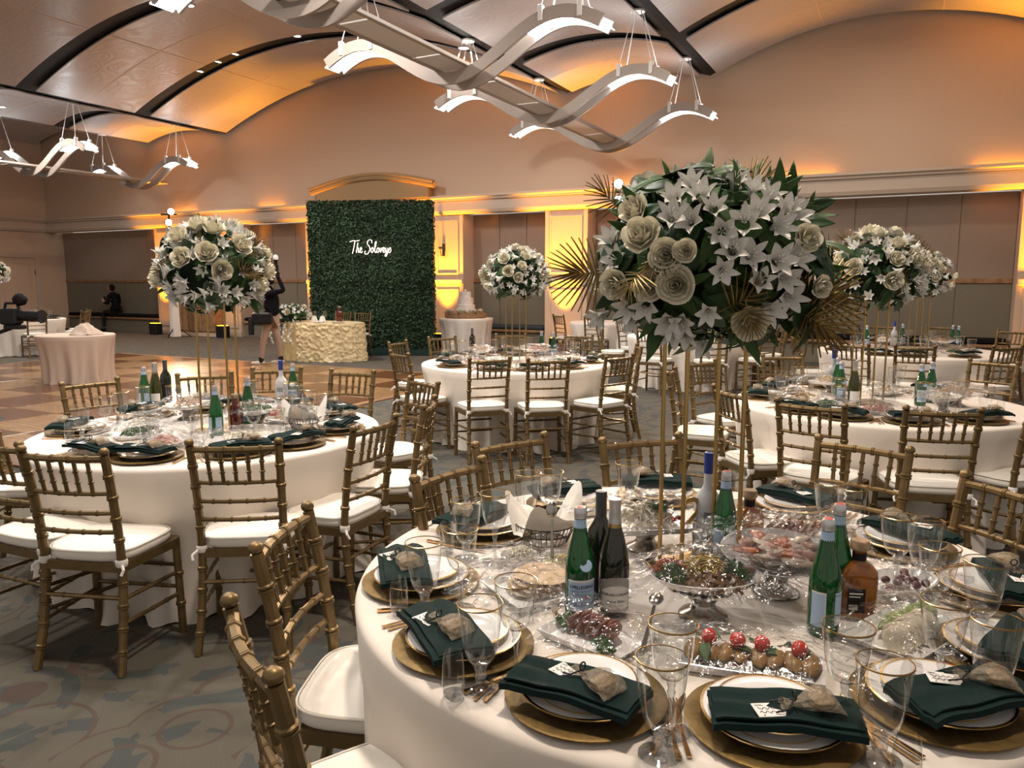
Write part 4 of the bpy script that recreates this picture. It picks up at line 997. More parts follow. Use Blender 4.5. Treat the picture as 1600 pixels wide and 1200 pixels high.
BT2 = [(339, 683, 'spark2', 'green water bottle in front on the left table, left of the dark red bottle', 0), (369, 672, 'rosedrink', 'dark red bottle with cork between two green bottles on the left table', 0), (389, 664, 'spark', 'green water bottle right of the dark red bottle on the left table', 10), (228, 640, 'spark2', 'green water bottle left of two wine bottles on the left table', 0), (245, 636, 'olive', 'olive green wine bottle between green and dark bottles on the left table', 0), (261, 629, 'red', 'dark wine bottle rightmost of the back three on the left table', 0), (441, 638, 'vodka', 'frosted bottle with dark blue neck on the left table', 0), (459, 632, 'spark', 'green water bottle behind the frosted one on the left table', 0), (473, 636, 'mini', 'little dark bottle right of the green one on the left table', 0),
       (738, 553, 'red', 'dark wine bottle on the middle table below the cake', 0), (846, 557, 'spark', 'left green bottle at the back of the middle table', 20), (865, 560, 'spark', 'right green bottle at the back of the middle table', 0), (875, 562, 'rosedrink', 'dark red bottle on the middle table right side', 0),
       (1312, 628, 'spark', 'green water bottle left of an olive wine bottle on the right table', 0), (1333, 632, 'olive', 'olive wine bottle in the middle of the right table', 0), (1300, 612, 'vodka', 'frosted bottle with blue neck on the right table', 0), (1307, 618, 'spark', 'green water bottle half hidden behind others on the right table', 40), (1437, 633, 'spark', 'left one of two green water bottles on the right table', 0), (1453, 628, 'spark2', 'right one of two green water bottles on the right table', 0),
       (1341, 541, 'red', 'dark wine bottle at the left of the far right table', 0), (1353, 543, 'spark', 'green bottle beside the dark one on the far right table', 0), (1396, 541, 'vodka', 'frosted bottle with blue neck on the far right table', 0), (1409, 540, 'spark', 'green bottle right of the frosted one on the far right table', 0), (1487, 543, 'spark', 'left one of two green bottles on the far right table', 0), (1496, 544, 'spark2', 'right one of two green bottles on the far right table', 0)]
for px, py, k, lab, rz in BT2:
    p = at(px, py, TT); bottle(k, p.x, p.y, lab, math.radians(rz))
# ================================================================ flowers on gold stands
def rose_mesh(r=.045):
    m = MB(); rg = random.Random(2)
    for ring_, (n, rad, h, fl) in enumerate(((3, .20, .84, .0), (4, .38, .86, .04), (5, .58, .78, .10), (6, .79, .60, .24), (6, 1.0, .36, .42))):
        for k in range(n):
            a0 = 2*PI*(k + .5*(ring_ % 2))/n + ring_*.35; wd = 2*PI/n*1.35
            def f(s, t):
                e = 2*s - 1; a = a0 + e*.5*wd*(.45 + .55*math.sin(PI*min(1, t*.75 + .12)))
                rr = r*rad*(.35 + .65*math.sin(min(1, t*1.25)*PI/2)) + r*fl*max(0, t - .55)**1.4*1.6 + r*.05*e*(1 if k % 2 else -1)
                z = r*(-.62 + (h + .62)*t) - r*.34*(h + .4)*abs(e)**2.4*t - r*fl*.5*max(0, t - .7)
                return (rr*math.cos(a), rr*math.sin(a), z)
            m.grid(5, 5, f)
    return m.mesh('rose', m_rose, True, 180)
def lily_mesh(r=.045):
    m = MB()
    for k in range(6):
        a0 = 2*PI*k/6; wmax = .36 if k % 2 else .26; L = .92 if k % 2 else 1.05
        def f(s, t):
            q = .10 + .95*t**1.45*L; z = r*(-1.15 + 2.25*t - .75*t*t); w = r*wmax*math.sin(PI*min(1, .10 + .88*t))**.8
            x = r*q - r*.10*(1 - (2*s-1)**2)*(0) ; y = (s - .5)*2*w; z += -r*.16*(1 - (2*s - 1)**2)
            return (x*math.cos(a0) - y*math.sin(a0), x*math.sin(a0) + y*math.cos(a0), z)
        m.grid(4, 6, f)
    for k in range(5):
        a = 2*PI*k/5 + .3; m.tube([(0, 0, -r*.5), (r*.14*math.cos(a), r*.14*math.sin(a), r*.1), (r*.25*math.cos(a), r*.25*math.sin(a), r*.4)], .0012, 4)
    m.tube([(0, 0, -r*.85), (0, 0, -r*1.6)], [.004, .002], 5)
    return m.mesh('lily', m_lily, True, 180)
def leaf_mesh(L, W, mt, curl, nm='leaf', blunt=False):
    def f(s, t):
        w = W*(math.sin(PI*t**.75)**.9 if not blunt else math.sin(PI*min(1, t*.96 + .02))**.5); y = (s - .5)*w
        return (L*t, y, -curl*L*t*t + .25*abs(y) + .0)
    return MB().slab(4, 8, f, .0012).mesh(nm, mt, True, 180)
def frond_mesh(n=11, L=.16, W=.012, seed=0, nm='palm_frond'):
    rg = random.Random(seed); m = MB(); m.tube([(0, -.05, 0), (0, .03, .004), (0, .10, .0)], [.004, .003, .0015], 5)
    for k in range(n):
        for sd in (-1, 1):
            t = k/(n-1); y0 = .0 + .10*t; a = math.radians(12 + 72*(1 - t)) ; ln = L*(.72 + .38*math.sin(PI*(t*.7 + .25)))*rg.uniform(.93, 1.05)
            d = Vector((sd*math.sin(a), math.cos(a), 0)); nrm = Vector((d.y, -d.x, 0))
            def f(s, q):
                w = W*(1 - q*.55)*(.6 + .8*min(1, q*6) if q < .15 else 1.0)
                p = Vector((0, y0, 0)) + d*(ln*q) + nrm*((s - .5)*w); p.z = .25*abs(s - .5)*w*2 - .20*ln*q*q + .01*(k % 2)
                return p
            m.slab(2, 5, f, .0010)
    return m.mesh(nm, m_frond, True, 30)
rose_me = rose_mesh(); lily_me = lily_mesh()
leaves = [leaf_mesh(.13, .042, m_leaf, .35), leaf_mesh(.11, .050, m_leaf2, .25), leaf_mesh(.10, .030, m_leaf, .5), leaf_mesh(.15, .07, m_leaf2, .3)]
euca_me = leaf_mesh(.06, .052, m_euca, .2, 'eucalyptus_leaf', True)
fronds = [frond_mesh(11, .16, .012, 1), frond_mesh(9, .13, .010, 2), frond_mesh(12, .19, .014, 3)]
def basis(n, roll):
    n = n.normalized(); ref = Vector((0, 0, 1)) if abs(n.z) < .95 else Vector((1, 0, 0))
    x = ref.cross(n).normalized(); y = n.cross(x)
    M = Matrix((x, y, n)).transposed().to_4x4(); return M @ Matrix.Rotation(roll, 4, 'Z')
def ellip_dir(rg, zmin=-.75):
    while True:
        d = Vector((rg.gauss(0, 1), rg.gauss(0, 1), rg.gauss(0, 1))).normalized()
        if d.z > zmin: return d
def arrangement(C, R, seed, label, nr, nl, nleaf, nf, fixed=(), ffix=(), k=1.0, keep_front=True):
    rg = random.Random(seed); C = Vector(C)
    o = thing('flower_arrangement', label, 'flower arrangement', C, 0, 'white floral centrepieces')
    core = MB().ball((0, 0, 0), 1, 16, 10, (R[0]*.74, R[1]*.74, R[2]*.74)); link('foam_core', core.mesh('foam_core', m_moss), o)
    used = []
    def place(nm, me, d, f, s, tilt=0, roll=None):
        p = Vector((d.x*R[0]*f, d.y*R[1]*f, d.z*R[2]*f)); n = Vector((d.x/R[0], d.y/R[1], d.z/R[2])).normalized()
        if tilt: n = (n + Vector((rg.gauss(0, tilt), rg.gauss(0, tilt), rg.gauss(0, tilt)))).normalized()
        link(nm, me, o, M=Matrix.Translation(p) @ basis(n, rg.uniform(0, 6.28) if roll is None else roll) @ Matrix.Scale(s, 4))
    for (px, py, kind, s) in fixed:
        r = ray(px, py).normalized(); O = Vector((0, 0, CAM_H)) - C
        a = sum((r[i]/R[i])**2 for i in range(3)); b = 2*sum(O[i]*r[i]/R[i]**2 for i in range(3)); c = sum((O[i]/R[i])**2 for i in range(3)) - 1
        disc = b*b - 4*a*c
        t = (-b - math.sqrt(max(disc, 0)))/(2*a); P = O + r*t; d = Vector((P.x/R[0], P.y/R[1], P.z/R[2]))
        dd = d.normalized()
        n = (Vector((dd.x/R[0], dd.y/R[1], dd.z/R[2])).normalized()*.75 + (-r)*.45 + Vector((rg.gauss(0, .12), 0, rg.gauss(.12, .12)))).normalized()
        s *= .78 if kind == 'rose' else .84
        P = P - r*(.03 if kind == 'rose' else rg.uniform(.0, .03))
        link(kind, rose_me if kind == 'rose' else lily_me, o, M=Matrix.Translation(P) @ basis(n, rg.uniform(0, 6)) @ Matrix.Scale(s, 4)); used.append(dd)
    def free(d, m_): return all((d - q).length > m_ for q in used)
    def front(d): return keep_front or d.y > .15
    for j in range(nr):
        for _ in range(60):
            d = ellip_dir(rg, -.45)
            if front(d) and free(d, .30): break
        used.append(d); place('rose', rose_me, d, 1.06, rg.uniform(.95, 1.2)*k, .15)
    for j in range(nl):
        for _ in range(40):
            d = ellip_dir(rg, -.7)
            if front(d) and free(d, .17): break
        used.append(d); place('lily', lily_me, d, rg.uniform(.98, 1.08), rg.uniform(.72, .95)*k, .5)
    for j in range(nleaf):
        d = ellip_dir(rg, -.95); me = rg.choice(leaves)
        n = Vector((d.x/R[0], d.y/R[1], d.z/R[2])).normalized(); ax = Vector((rg.gauss(0, 1), rg.gauss(0, 1), rg.gauss(0, 1)))
        n2 = (n + ax*.55).normalized(); p = Vector((d.x*R[0], d.y*R[1], d.z*R[2]))*rg.uniform(.78, .98)
        t = (ax - n2*ax.dot(n2)).normalized(); t = (t + n*.45).normalized(); n2 = (n2 - t*n2.dot(t)).normalized(); y = n2.cross(t)
        M = Matrix((t, y, n2)).transposed().to_4x4()
        nm, me_ = ('eucalyptus_leaf', euca_me) if rg.random() < .14 else ('leaf', me)
        link(nm, me_, o, M=Matrix.Translation(p) @ M @ Matrix.Scale(rg.uniform(.8, 1.25)*k, 4))
    for j in range(nleaf//4):
        d = ellip_dir(rg, -.95); n = Vector((d.x/R[0], d.y/R[1], d.z/R[2])).normalized()
        if n.y < -.75: continue
        ax = Vector((rg.gauss(0, 1), rg.gauss(0, 1), rg.gauss(-.3, 1))); t = (n + ax*.4).normalized(); n2 = Vector((rg.gauss(0, .5), -1, rg.gauss(.4, .5))); n2 = (n2 - t*n2.dot(t)).normalized(); y = n2.cross(t)
        link('leaf', leaves[rg.choice((0, 0, 2, 2, 1))], o, M=Matrix.Translation(Vector((d.x*R[0], d.y*R[1], d.z*R[2]))*.88) @ Matrix((t, y, n2)).transposed().to_4x4() @ Matrix.Scale(rg.uniform(.5, .85)*k, 4))
    for (px, py, Y, ang, s, me_i, tilt) in ffix:
        P = atY(px, py, Y) - C; a = math.radians(ang); yv = Vector((math.cos(a), -.15, math.sin(a))).normalized(); n = Vector((0, -1, 0)); n = Matrix.Rotation(math.radians(tilt), 3, yv) @ n
        n = (n - yv*n.dot(yv)).normalized(); x = yv.cross(n); M = Matrix((x, yv, n)).transposed().to_4x4()
        link('palm_frond', fronds[me_i], o, M=Matrix.Translation(P) @ M @ Matrix.Scale(s, 4))
    for j in range(nf):
        d = ellip_dir(rg, -.3); d.z *= .6; d.normalize(); yv = (d + Vector((0, 0, .1))).normalized()
        n = Vector((rg.gauss(0, .6), -1, rg.gauss(0, .6))); n = (n - yv*n.dot(yv)).normalized(); x = yv.cross(n); M = Matrix((x, yv, n)).transposed().to_4x4()
        p = Vector((d.x*R[0], d.y*R[1], d.z*R[2]))*.80
        link('palm_frond', rg.choice(fronds), o, M=Matrix.Translation(p) @ M @ Matrix.Scale(k*rg.uniform(.5, .75), 4))
    return o
def stand(x, y, top, label, rz=.37, side=.078):
    o = thing('flower_stand', label, 'flower stand', (x, y, TT), rz, 'gold flower stands')
    link('base_plate', MB().bevbox((-.125, -.125, 0), (.125, .125, .008), .003).mesh('base_plate', m_brass, False), o)
    h = top - TT
    for sx in (-1, 1):
        for sy in (-1, 1): link('pole', MB().tube([(sx*side, sy*side, .006), (sx*side, sy*side, h)], .0065, 8).mesh('pole', m_brass), o)
    link('top_plate', MB().bevbox((-.10, -.10, h - .006), (.10, .10, h + .004), .003).mesh('top_plate', m_brass, False), o)
    return o
stand(.535, 2.13, 1.52, 'gold four-pole flower stand on the front table', .17, .083)
FIX = [(1002, 367, 'rose', 1.15), (990, 326, 'rose', .95), (1040, 399, 'rose', 1.0), (1070, 392, 'rose', .7), (1013, 447, 'rose', .95), (1056, 445, 'rose', 1.12), (960, 444, 'rose', .95), (1172, 504, 'rose', 1.1), (1262, 372, 'rose', .85), (1283, 448, 'rose', .7)] + [(x, y, 'lily', s) for x, y, s in
      [(950, 369, .95), (959, 403, 1.0), (941, 422, .9), (1050, 333, 1.05), (1075, 341, 1.05), (1052, 302, .95), (1094, 297, 1.0), (1116, 320, .9), (1128, 362, 1.0), (1163, 345, 1.1), (1187, 325, 1.05), (1145, 386, 1.1), (1175, 397, 1.05), (1130, 424, .95), (1224, 351, 1.05), (1250, 330, .95), (1220, 405, 1.1), (1250, 399, 1.05), (1232, 436, 1.0), (1238, 466, 1.05), (1209, 487, 1.05), (1190, 437, .9), (1043, 508, 1.05), (1063, 508, 1.0), (1052, 525, 1.0), (1070, 528, .9), (1007, 481, 1.0), (977, 484, 1.05), (932, 500, 1.0), (984, 503, .95), (1106, 492, .85), (1097, 543, .9), (1232, 320, .9), (1079, 281, .9), (1151, 276, .9), (1180, 288, .85), (1205, 300, .9)]]
FF = [(962, 322, 2.10, 135, .50, 1, 20), (935, 428, 2.04, 178, .62, 0, 10), (1250, 470, 2.0, 12, .66, 2, -20), (1255, 490, 1.97, -30, .66, 0, 25), (1160, 318, 2.06, 55, .60, 0, -35), (1140, 478, 1.87, 30, .62, 1, 35), (1168, 482, 1.84, -75, .42, 1, 10), (1000, 428, 1.86, -130, .45, 1, 55), (1215, 335, 2.1, 60, .5, 1, 50), (1040, 405, 1.88, -150, .4, 1, 60)]
arrangement((.545, 2.13, 1.655), (.315, .29, .255), 21, 'largest white rose and lily arrangement with gold palm leaves, on the front table', 7, 30, 420, 0, FIX, FF, 1.0, False)
ARR = [(T2, (-1.655, 4.30), 1.50, 31, 'white rose and lily arrangement with gold palms over the left table', .0, 22, 105, 190, 8), (T3, (.04, 7.93), 1.50, 32, 'round white rose arrangement over the middle table', .42, 20, 85, 130, 5), (T4, (2.45, 5.25), 1.50, 33, 'white and cream arrangement with gold palms over the right table', .0, 20, 80, 160, 8), (T5, (4.92, 9.3), 1.50, 34, 'small looking white arrangement behind the one over the right table', .0, 16, 70, 110, 5), (T6, (-11.45, 17.1), 1.60, 35, 'distant white arrangement at the left photo edge', .3, 18, 80, 80, 2)]
for T, (x, y), top, sd, lab, rz, a, b, c, d in ARR:
    stand(x, y, top, 'gold four-pole stand under the ' + {31: 'left table flowers', 32: 'middle table flowers', 33: 'right table flowers', 34: 'far right table flowers', 35: 'far left table flowers'}[sd], rz)
    arrangement((x, y, top + .155), ((.275 if sd == 31 else .325), .30, .265), sd, lab, a, b, c, d)

# ================================================================ dishes and food
def film(lx, ly, h, seed, oval=False, ext=.05, nx=26, ny=18):
    rg = random.Random(seed)
    def f(s, t):
        u = 2*s - 1; v = 2*t - 1; e = max(abs(u), abs(v)) if not oval else min(1, math.hypot(u, v))
        if oval:
            q = math.sqrt(max(1e-6, u*u + v*v)); mx_ = max(abs(u), abs(v)); u, v = (u*mx_/q, v*mx_/q) if q > 1e-6 else (0, 0); e = mx_
        k = 1 + ext*(2 if e > .92 else 1)/max(lx, ly)*(.7 + .6*rg.random() if e > .85 else 1)
        z = h*(1 - e**3.2) + .010*noise.noise(Vector((u*5, v*5, seed))) + rg.uniform(-.006, .006)*(1.2 if e > .7 else .7)
        return (u*lx*k + rg.uniform(-.003, .003), v*ly*k + rg.uniform(-.003, .003), max(z, -.012))
    return MB().grid(nx, ny, f).mesh('cling_film', m_film, False)
def rect_dish(lx, ly, h=.022):
    m = MB(); P = lambda a, z: [(-lx*a, -ly*a, z), (lx*a, -ly*a, z), (lx*a, ly*a, z), (-lx*a, ly*a, z)]
    for a, z in ((.80, 0), (.86, .002), (1.0, h), (.97, h + .001), (.82, .006)): m.v += P(a, z)
    m.f.append((3, 2, 1, 0))
    for i in range(4):
        for k in range(4): m.f.append((i*4+k, i*4+(k+1) % 4, i*4+4+(k+1) % 4, i*4+4+k))
    m.f.append((16, 17, 18, 19)); return m.mesh('dish', m_china, False)
def oval_dish(rx, ry, h=.035):
    m = MB().lathe([(0, .0), (.55, .0), (.80, .4), (1.0, 1.0), (.98, 1.04), (.78, .50), (.52, .16), (0, .16)], 36); m.v = [(x*rx, y*ry, z*h) for x, y, z in m.v]; return m.mesh('dish', m_china)
def chunk(r, sc_, mt, seed, nm, amp=.25):
    rg = random.Random(seed); m = MB().ball((0, 0, 0), r, 9, 6, sc_); m.v = [(x*(1 + amp*noise.noise(Vector((x*60, y*60, seed)))), y*(1 + amp*noise.noise(Vector((y*60, z*60, seed)))), z) for x, y, z in m.v]
    return m.mesh(nm, mt)
def strands(n, lx, ly, h, r, mt, seed, nm, L=.05):
    rg = random.Random(seed); m = MB()
    for k in range(n):
        a = rg.uniform(0, 6.28); q = math.sqrt(rg.random()); c = Vector((q*lx*math.cos(a), q*ly*math.sin(a), h*(1 - q*q)*rg.uniform(.6, 1) + .004)); d = Vector((rg.gauss(0, 1), rg.gauss(0, 1), rg.gauss(0, .35))).normalized()*L*.5; up = Vector((0, 0, rg.uniform(.0, .015)))
        m.tube([c - d, c - d*.3 + up, c + d*.4 + up*.8, c + d], r, 4)
    return m.mesh(nm, mt)
f_salmon = mat('salmon', (.72, .24, .10), .4, var=.3, vscale=40); f_meat = mat('cured_meat', (.28, .10, .07), .4, var=.5, vscale=30); f_ham = mat('ham', (.60, .32, .25), .45, var=.3, vscale=30)
f_mush = mat('mushroom', (.20, .10, .035), .35, var=.4, vscale=40); f_cab = mat('pickled_cabbage', (.66, .47, .13), .5, var=.3, vscale=30); f_green = mat('parsley', (.05, .11, .02), .6, var=.4, vscale=30)
f_tom = mat('tomato', (.60, .04, .02), .2, coat=.4); f_egg = mat('aubergine_roll', (.34, .19, .065), .35, var=.4, vscale=30); f_white = mat('white_fish', (.75, .58, .46), .5, var=.25, vscale=30); f_rice = mat('rice', (.80, .74, .60), .6); f_corn = mat('pale_corn', (.72, .62, .28), .5); f_cuke = mat('cucumber', (.28, .36, .12), .4, var=.3, vscale=40); f_pale = mat('cream_slice', (.74, .66, .52), .5); f_beet = mat('beet_dark', (.10, .015, .025), .4); f_bread = mat('flatbread', (.62, .44, .27), .7, var=.3, vscale=20); f_foil = mat('foil', (.7, .7, .7), .2, metal=1, bump=.8, bscale=40)
def food(name, label, cat, me, M, group): return single(name, label, cat, me, M, group)
def dish(kind, M, label, foot=0, lx=.13, ly=.09, filmh=.06, seed=1, wrap=True):
    o = thing('serving_dish', label, 'serving dish', M=M)
    if foot:
        link('foot', MB().lathe([(0, .004), (.058, 0), (.062, .004), (.058, .010), (.035, .020), (.028, .034), (.040, foot*.7), (.072, foot - .004), (.072, foot), (0, foot)], 28).mesh('foot', m_steel), o)
    link('dish', oval_dish(lx, ly) if kind == 'oval' else rect_dish(lx, ly), o, (0, 0, foot))
    if wrap: link('cling_film', film(lx, ly, filmh, seed, kind == 'oval'), o, (0, 0, foot + .028))
    return o
def M_at(px, py, rz, z=TT): p = at(px, py, z); return Matrix.Translation((p.x, p.y, TT)) @ Matrix.Rotation(math.radians(rz), 4, 'Z')
TR = lambda x, y, z, rz=0, rx=0, s=1: Matrix.Translation((x, y, z)) @ Matrix.Rotation(rz, 4, 'Z') @ Matrix.Rotation(rx, 4, 'X') @ Matrix.Scale(s, 4)
rf = random.Random(9)
ORD2 = ['first', 'second', 'third', 'fourth', 'fifth', 'sixth', 'seventh', 'eighth', 'ninth']
# a) silver-footed salad dish
M = M_at(1098, 962, 0); dish('oval', M, 'silver-footed white oval dish of wrapped pickled salads on the front table', .075, .135, .095, .075, 3)
o = food('pickled_cabbage', 'heap of yellow pickled cabbage in the silver-footed dish', 'cabbage', strands(160, .05, .045, .055, .0022, f_cab, 1, 'pickled_cabbage'), M @ TR(0, .005, .095), None); o['kind'] = 'stuff'
o = food('marinated_mushrooms', 'brown marinated mushroom strips in the silver-footed dish', 'mushrooms', strands(90, .065, .03, .03, .0055, f_mush, 2, 'marinated_mushrooms', .035), M @ TR(.015, -.05, .09), None); o['kind'] = 'stuff'
o = food('shredded_carrot', 'orange shredded carrot in the silver-footed dish', 'carrot', strands(110, .04, .03, .03, .002, f_salmon, 3, 'shredded_carrot'), M @ TR(-.075, .03, .095), None); o['kind'] = 'stuff'
me = strands(30, .03, .025, .03, .008, f_green, 4, 'parsley', .02); food('parsley', 'parsley bunch at the left of the silver-footed dish', 'parsley', me, M @ TR(-.085, -.015, .10), None); food('parsley', 'parsley bunch at the right of the silver-footed dish', 'parsley', me, M @ TR(.075, .0, .10), None)
for k in range(5): food('pickled_pepper', 'dark red pickled pepper strip in the silver-footed dish', 'pepper', chunk(.022, (1.6, .5, .4), f_meat, k, 'pickled_pepper'), M @ TR(.075 + rf.uniform(-.03, .03), .03 + rf.uniform(-.015, .015), .115, rf.uniform(-.6, .2)), 'pepper strips')
me = MB().ball((0, 0, 0), .028, 7, 5, (1, .8, .5)).mesh('crumple', m_film, False)
# b) tilted fish platter
M = M_at(1212, 925, -35) ; o = dish('oval', M, 'tilted footed white oval platter of wrapped smoked fish on the front table', .085, .15, .10, .05, 5)
for nm in o.children:
    if nm.name.startswith(('dish', 'cling')): nm.matrix_local = Matrix.Translation((0, 0, .085 + (.03 if nm.name.startswith('cling') else 0))) @ Matrix.Rotation(math.radians(20), 4, 'X')
fm = {'salmon': chunk(.03, (1.3, .8, .3), f_salmon, 1, 'salmon_slice'), 'white': chunk(.03, (1.3, .8, .3), f_white, 2, 'white_fish_slice'), 'ham': chunk(.03, (1.2, .8, .35), f_ham, 3, 'smoked_fish_slice')}
for k in range(28):
    a = rf.uniform(0, 6.28); q = math.sqrt(rf.random())*.85; kd = 'salmon' if k % 4 == 0 else ('white' if k % 2 else 'ham')
    lab = {'salmon': 'orange salmon slice', 'white': 'pale white fish slice', 'ham': 'pink smoked fish slice'}[kd]
    y = q*.075*math.sin(a)
    food(fm[kd].name, lab + ' on the tilted fish platter', 'fish slice', fm[kd], M @ TR(q*.115*math.cos(a), y, (.122 + y*.34), rf.uniform(0, 6), rf.uniform(-.4, .4)), lab + 's')
# c) tomato and aubergine roll platter
pA = at(1078, 1052, TT); pB = at(1268, 1082, TT); rz = math.atan2(pB.y - pA.y, pB.x - pA.x); pc = at(1172, 1046, TT)
M = Matrix.Translation((pc.x, pc.y, TT)) @ Matrix.Rotation(rz, 4, 'Z'); dish('rect', M, 'long white platter of wrapped tomato topped rolls at the front', 0, .148, .062, .055, 7)
egg_me = chunk(.03, (.75, 1.3, .6), f_egg, 5, 'aubergine_roll'); tom_me = MB().ball((0, 0, 0), .0175, 14, 9).mesh('cherry_tomato', f_tom); bas = leaf_mesh(.055, .032, f_green, .5, 'basil_leaf')
food('foil_lining', 'silver foil along the front edge of the long roll platter', 'foil', MB().slab(20, 3, lambda s, t: ((s - .5)*.25, -.052 + .028*t, .014 + .016*t + .004*math.sin(31*s)), .001).mesh('foil_lining', f_foil, False), M, None)
for k in range(8): food('aubergine_roll', ORD2[k] + ' brown aubergine roll from the left on the long front platter', 'aubergine roll', egg_me, M @ TR(-.118 + .034*k, .0, .030, rf.uniform(-.3, .3), 0, rf.uniform(.9, 1.1)), 'aubergine rolls')
TL = ['leftmost', 'second', 'third', 'rightmost']
for k, x in enumerate((-.088, -.028, .022, .098)): food('cherry_tomato', TL[k] + ' red cherry tomato on the long front platter', 'tomato', tom_me, M @ TR(x, .005, .060), 'cherry tomatoes')
for k in range(9): food('basil_leaf', ORD2[k] + ' green basil leaf from the left on the long front platter', 'basil leaf', bas, M @ TR(-.125 + .031*k, .02 - .03*(k % 2), .052, rf.uniform(0, 6), rf.uniform(-.6, .6), .9), 'basil leaves')
# d) meat platter
pA = at(845, 1002, TT); pB = at(975, 1056, TT); rz = math.atan2(pB.y - pA.y, pB.x - pA.x); pc = at(928, 1003, TT)
M = Matrix.Translation((pc.x, pc.y, TT)) @ Matrix.Rotation(rz, 4, 'Z'); dish('rect', M, 'white platter of wrapped sliced meat in front of the wine bottles', 0, .115, .075, .055, 9)
mt_me = chunk(.03, (1.1, .35, 1.0), f_meat, 8, 'meat_slice')
for k in range(9): food('meat_slice', ORD2[k] + ' meat slice from the left on the platter before the wine bottles', 'meat slice', mt_me, M @ TR(-.055 + .012*k, .01 + .012*(k % 2), .034, 1.3 + rf.uniform(-.2, .2), .5), 'meat slices')
food('parsley', 'parsley sprig at the front of the meat platter', 'parsley', strands(24, .022, .015, .016, .006, f_green, 6, 'parsley', .02), M @ TR(.055, -.04, .014), None); food('parsley', 'parsley sprig at the left of the meat platter', 'parsley', strands(20, .015, .015, .016, .006, f_green, 7, 'parsley', .02), M @ TR(-.085, .0, .014), None)
single('serving_spoon', 'steel serving spoon leaning on the wrapped meat platter', 'spoon', steel_spoon, M @ TR(.16, -.04, .05, .4, .25), None)
# e) cucumber platter
pA = at(1430, 1047, TT); pB = at(1508, 999, TT); rz = math.atan2(pB.y - pA.y, pB.x - pA.x); pc = at(1418, 996, TT)
M = Matrix.Translation((pc.x, pc.y, TT)) @ Matrix.Rotation(rz, 4, 'Z'); dish('rect', M, 'white platter of wrapped cucumbers and pale slices beside the whiskey', 0, .15, .09, .05, 11)
cu_me = chunk(.032, (1.7, .6, .45), f_cuke, 9, 'cucumber_wedge'); ps_me = chunk(.034, (.28, 1, 1), f_pale, 10, 'pale_slice', .08)
for k in range(7): food('cucumber_wedge', ORD2[k] + ' cucumber wedge from the left on the platter beside the whiskey', 'cucumber', cu_me, M @ TR(-.02 + .022*k, .03 - .012*(k % 3), .032, rf.uniform(-.5, .5)), 'cucumber wedges')
for k in range(8): food('pale_slice', ORD2[k] + ' round pale slice from the left on the cucumber platter', 'slice', ps_me, M @ TR(-.11 + .02*k, -.03 + .012*(k % 2), .036, .3), 'pale slices')
# f) footed tray behind
M = M_at(1008, 856, 8); dish('rect', M, 'footed white tray of wrapped salad behind the wine bottles', .07, .12, .105, .075, 13)
o = food('mixed_salad', 'pale shredded salad heap in the footed tray', 'salad', strands(140, .08, .07, .055, .003, f_pale, 12, 'mixed_salad'), M @ TR(0, 0, .085), None); o['kind'] = 'stuff'
food('parsley', 'green garnish on the footed tray', 'parsley', strands(20, .03, .02, .02, .007, f_green, 13, 'parsley', .025), M @ TR(.03, -.02, .125), None)
for k in range(4): food('radish_piece', 'red radish piece on the footed tray', 'radish', chunk(.012, (1, 1, .6), f_beet if k % 2 else f_tom, k, 'radish_piece'), M @ TR(.04 + .018*k, -.045 + .01*(k % 2), .105), 'radish pieces')
# g) wrapped flatbread plate
M = M_at(838, 925, 30); dish('rect', M, 'square white plate of wrapped flatbread beside the leftmost glasses', 0, .12, .11, .045, 15)
fb = chunk(.085, (1, 1, .10), f_bread, 14, 'flatbread', .1); fbl = ['top', 'second', 'third', 'lowest']
for k in range(4): food('flatbread', fbl[3 - k] + ' flatbread in the wrapped stack on the square plate', 'flatbread', fb, M @ TR(.006*k, -.004*k, .018 + .012*k, k), 'flatbreads')
# h) small bowls
for px, py, mt_, lab, kind in ((812, 884, f_rice, 'grated white cheese', 'rice'), (872, 898, f_corn, 'pale yellow corn', 'corn')):
    M = M_at(px, py, 15); dish('oval', M, f'small white wrapped bowl of {lab} left of the green bottle', 0, .058, .052, .03, 17)
    o = food('side_salad', f'mound of {lab} in a small bowl', lab.split()[-1], strands(130, .042, .038, .03, .0022, mt_, 15, 'side_salad', .016), M @ TR(0, 0, .018), None); o['kind'] = 'stuff'
single('serving_spoon', 'steel spoon standing between the two small bowls', 'spoon', steel_spoon, M_at(868, 900, 0) @ TR(-.01, -.01, .02, 0, 1.25), None)
single('dinner_knife', 'steel knife lying in front of the green water bottle', 'knife', knife_me, M_at(882, 985, 10), None)
# i) wire bread basket with napkin
def basket(M, lab, labn):
    o = thing('bread_basket', lab, 'basket', M=M)
    for z, r in ((.005, .07), (.035, .085), (.065, .098)): link('hoop', MB().tube([(r*math.cos(2*PI*k/28), r*math.sin(2*PI*k/28), z) for k in range(29)], .0025, 5, False).mesh('hoop', m_wire), o)
    wm = MB().tube([(.07, 0, .005), (.078, 0, .02), (.098, 0, .065)], .0016, 5).mesh('wire', m_wire)
    for k in range(32): link('wire', wm, o, rot=(0, 0, 2*PI*k/32))
    def f(s, t):
        a = 2*PI*s; pk = max(0, .5 + .5*math.sin(3*a + .5) + .25*math.sin(5*a)); r = .015 + .095*t + .02*pk*t*t; z = .035 + .035*t + .085*pk*t**1.6 + .014*math.sin(11*a)*t*(1.2 - t) - .03*max(0, t - .75)*(1 - pk)*4
        return (r*math.cos(a + .25*t), r*math.sin(a + .25*t), z)
    single('bread_cloth', labn, 'napkin', MB().grid(56, 10, f).mesh('bread_cloth', m_white_cloth, True, 180), M)
    for k in range(6): pass
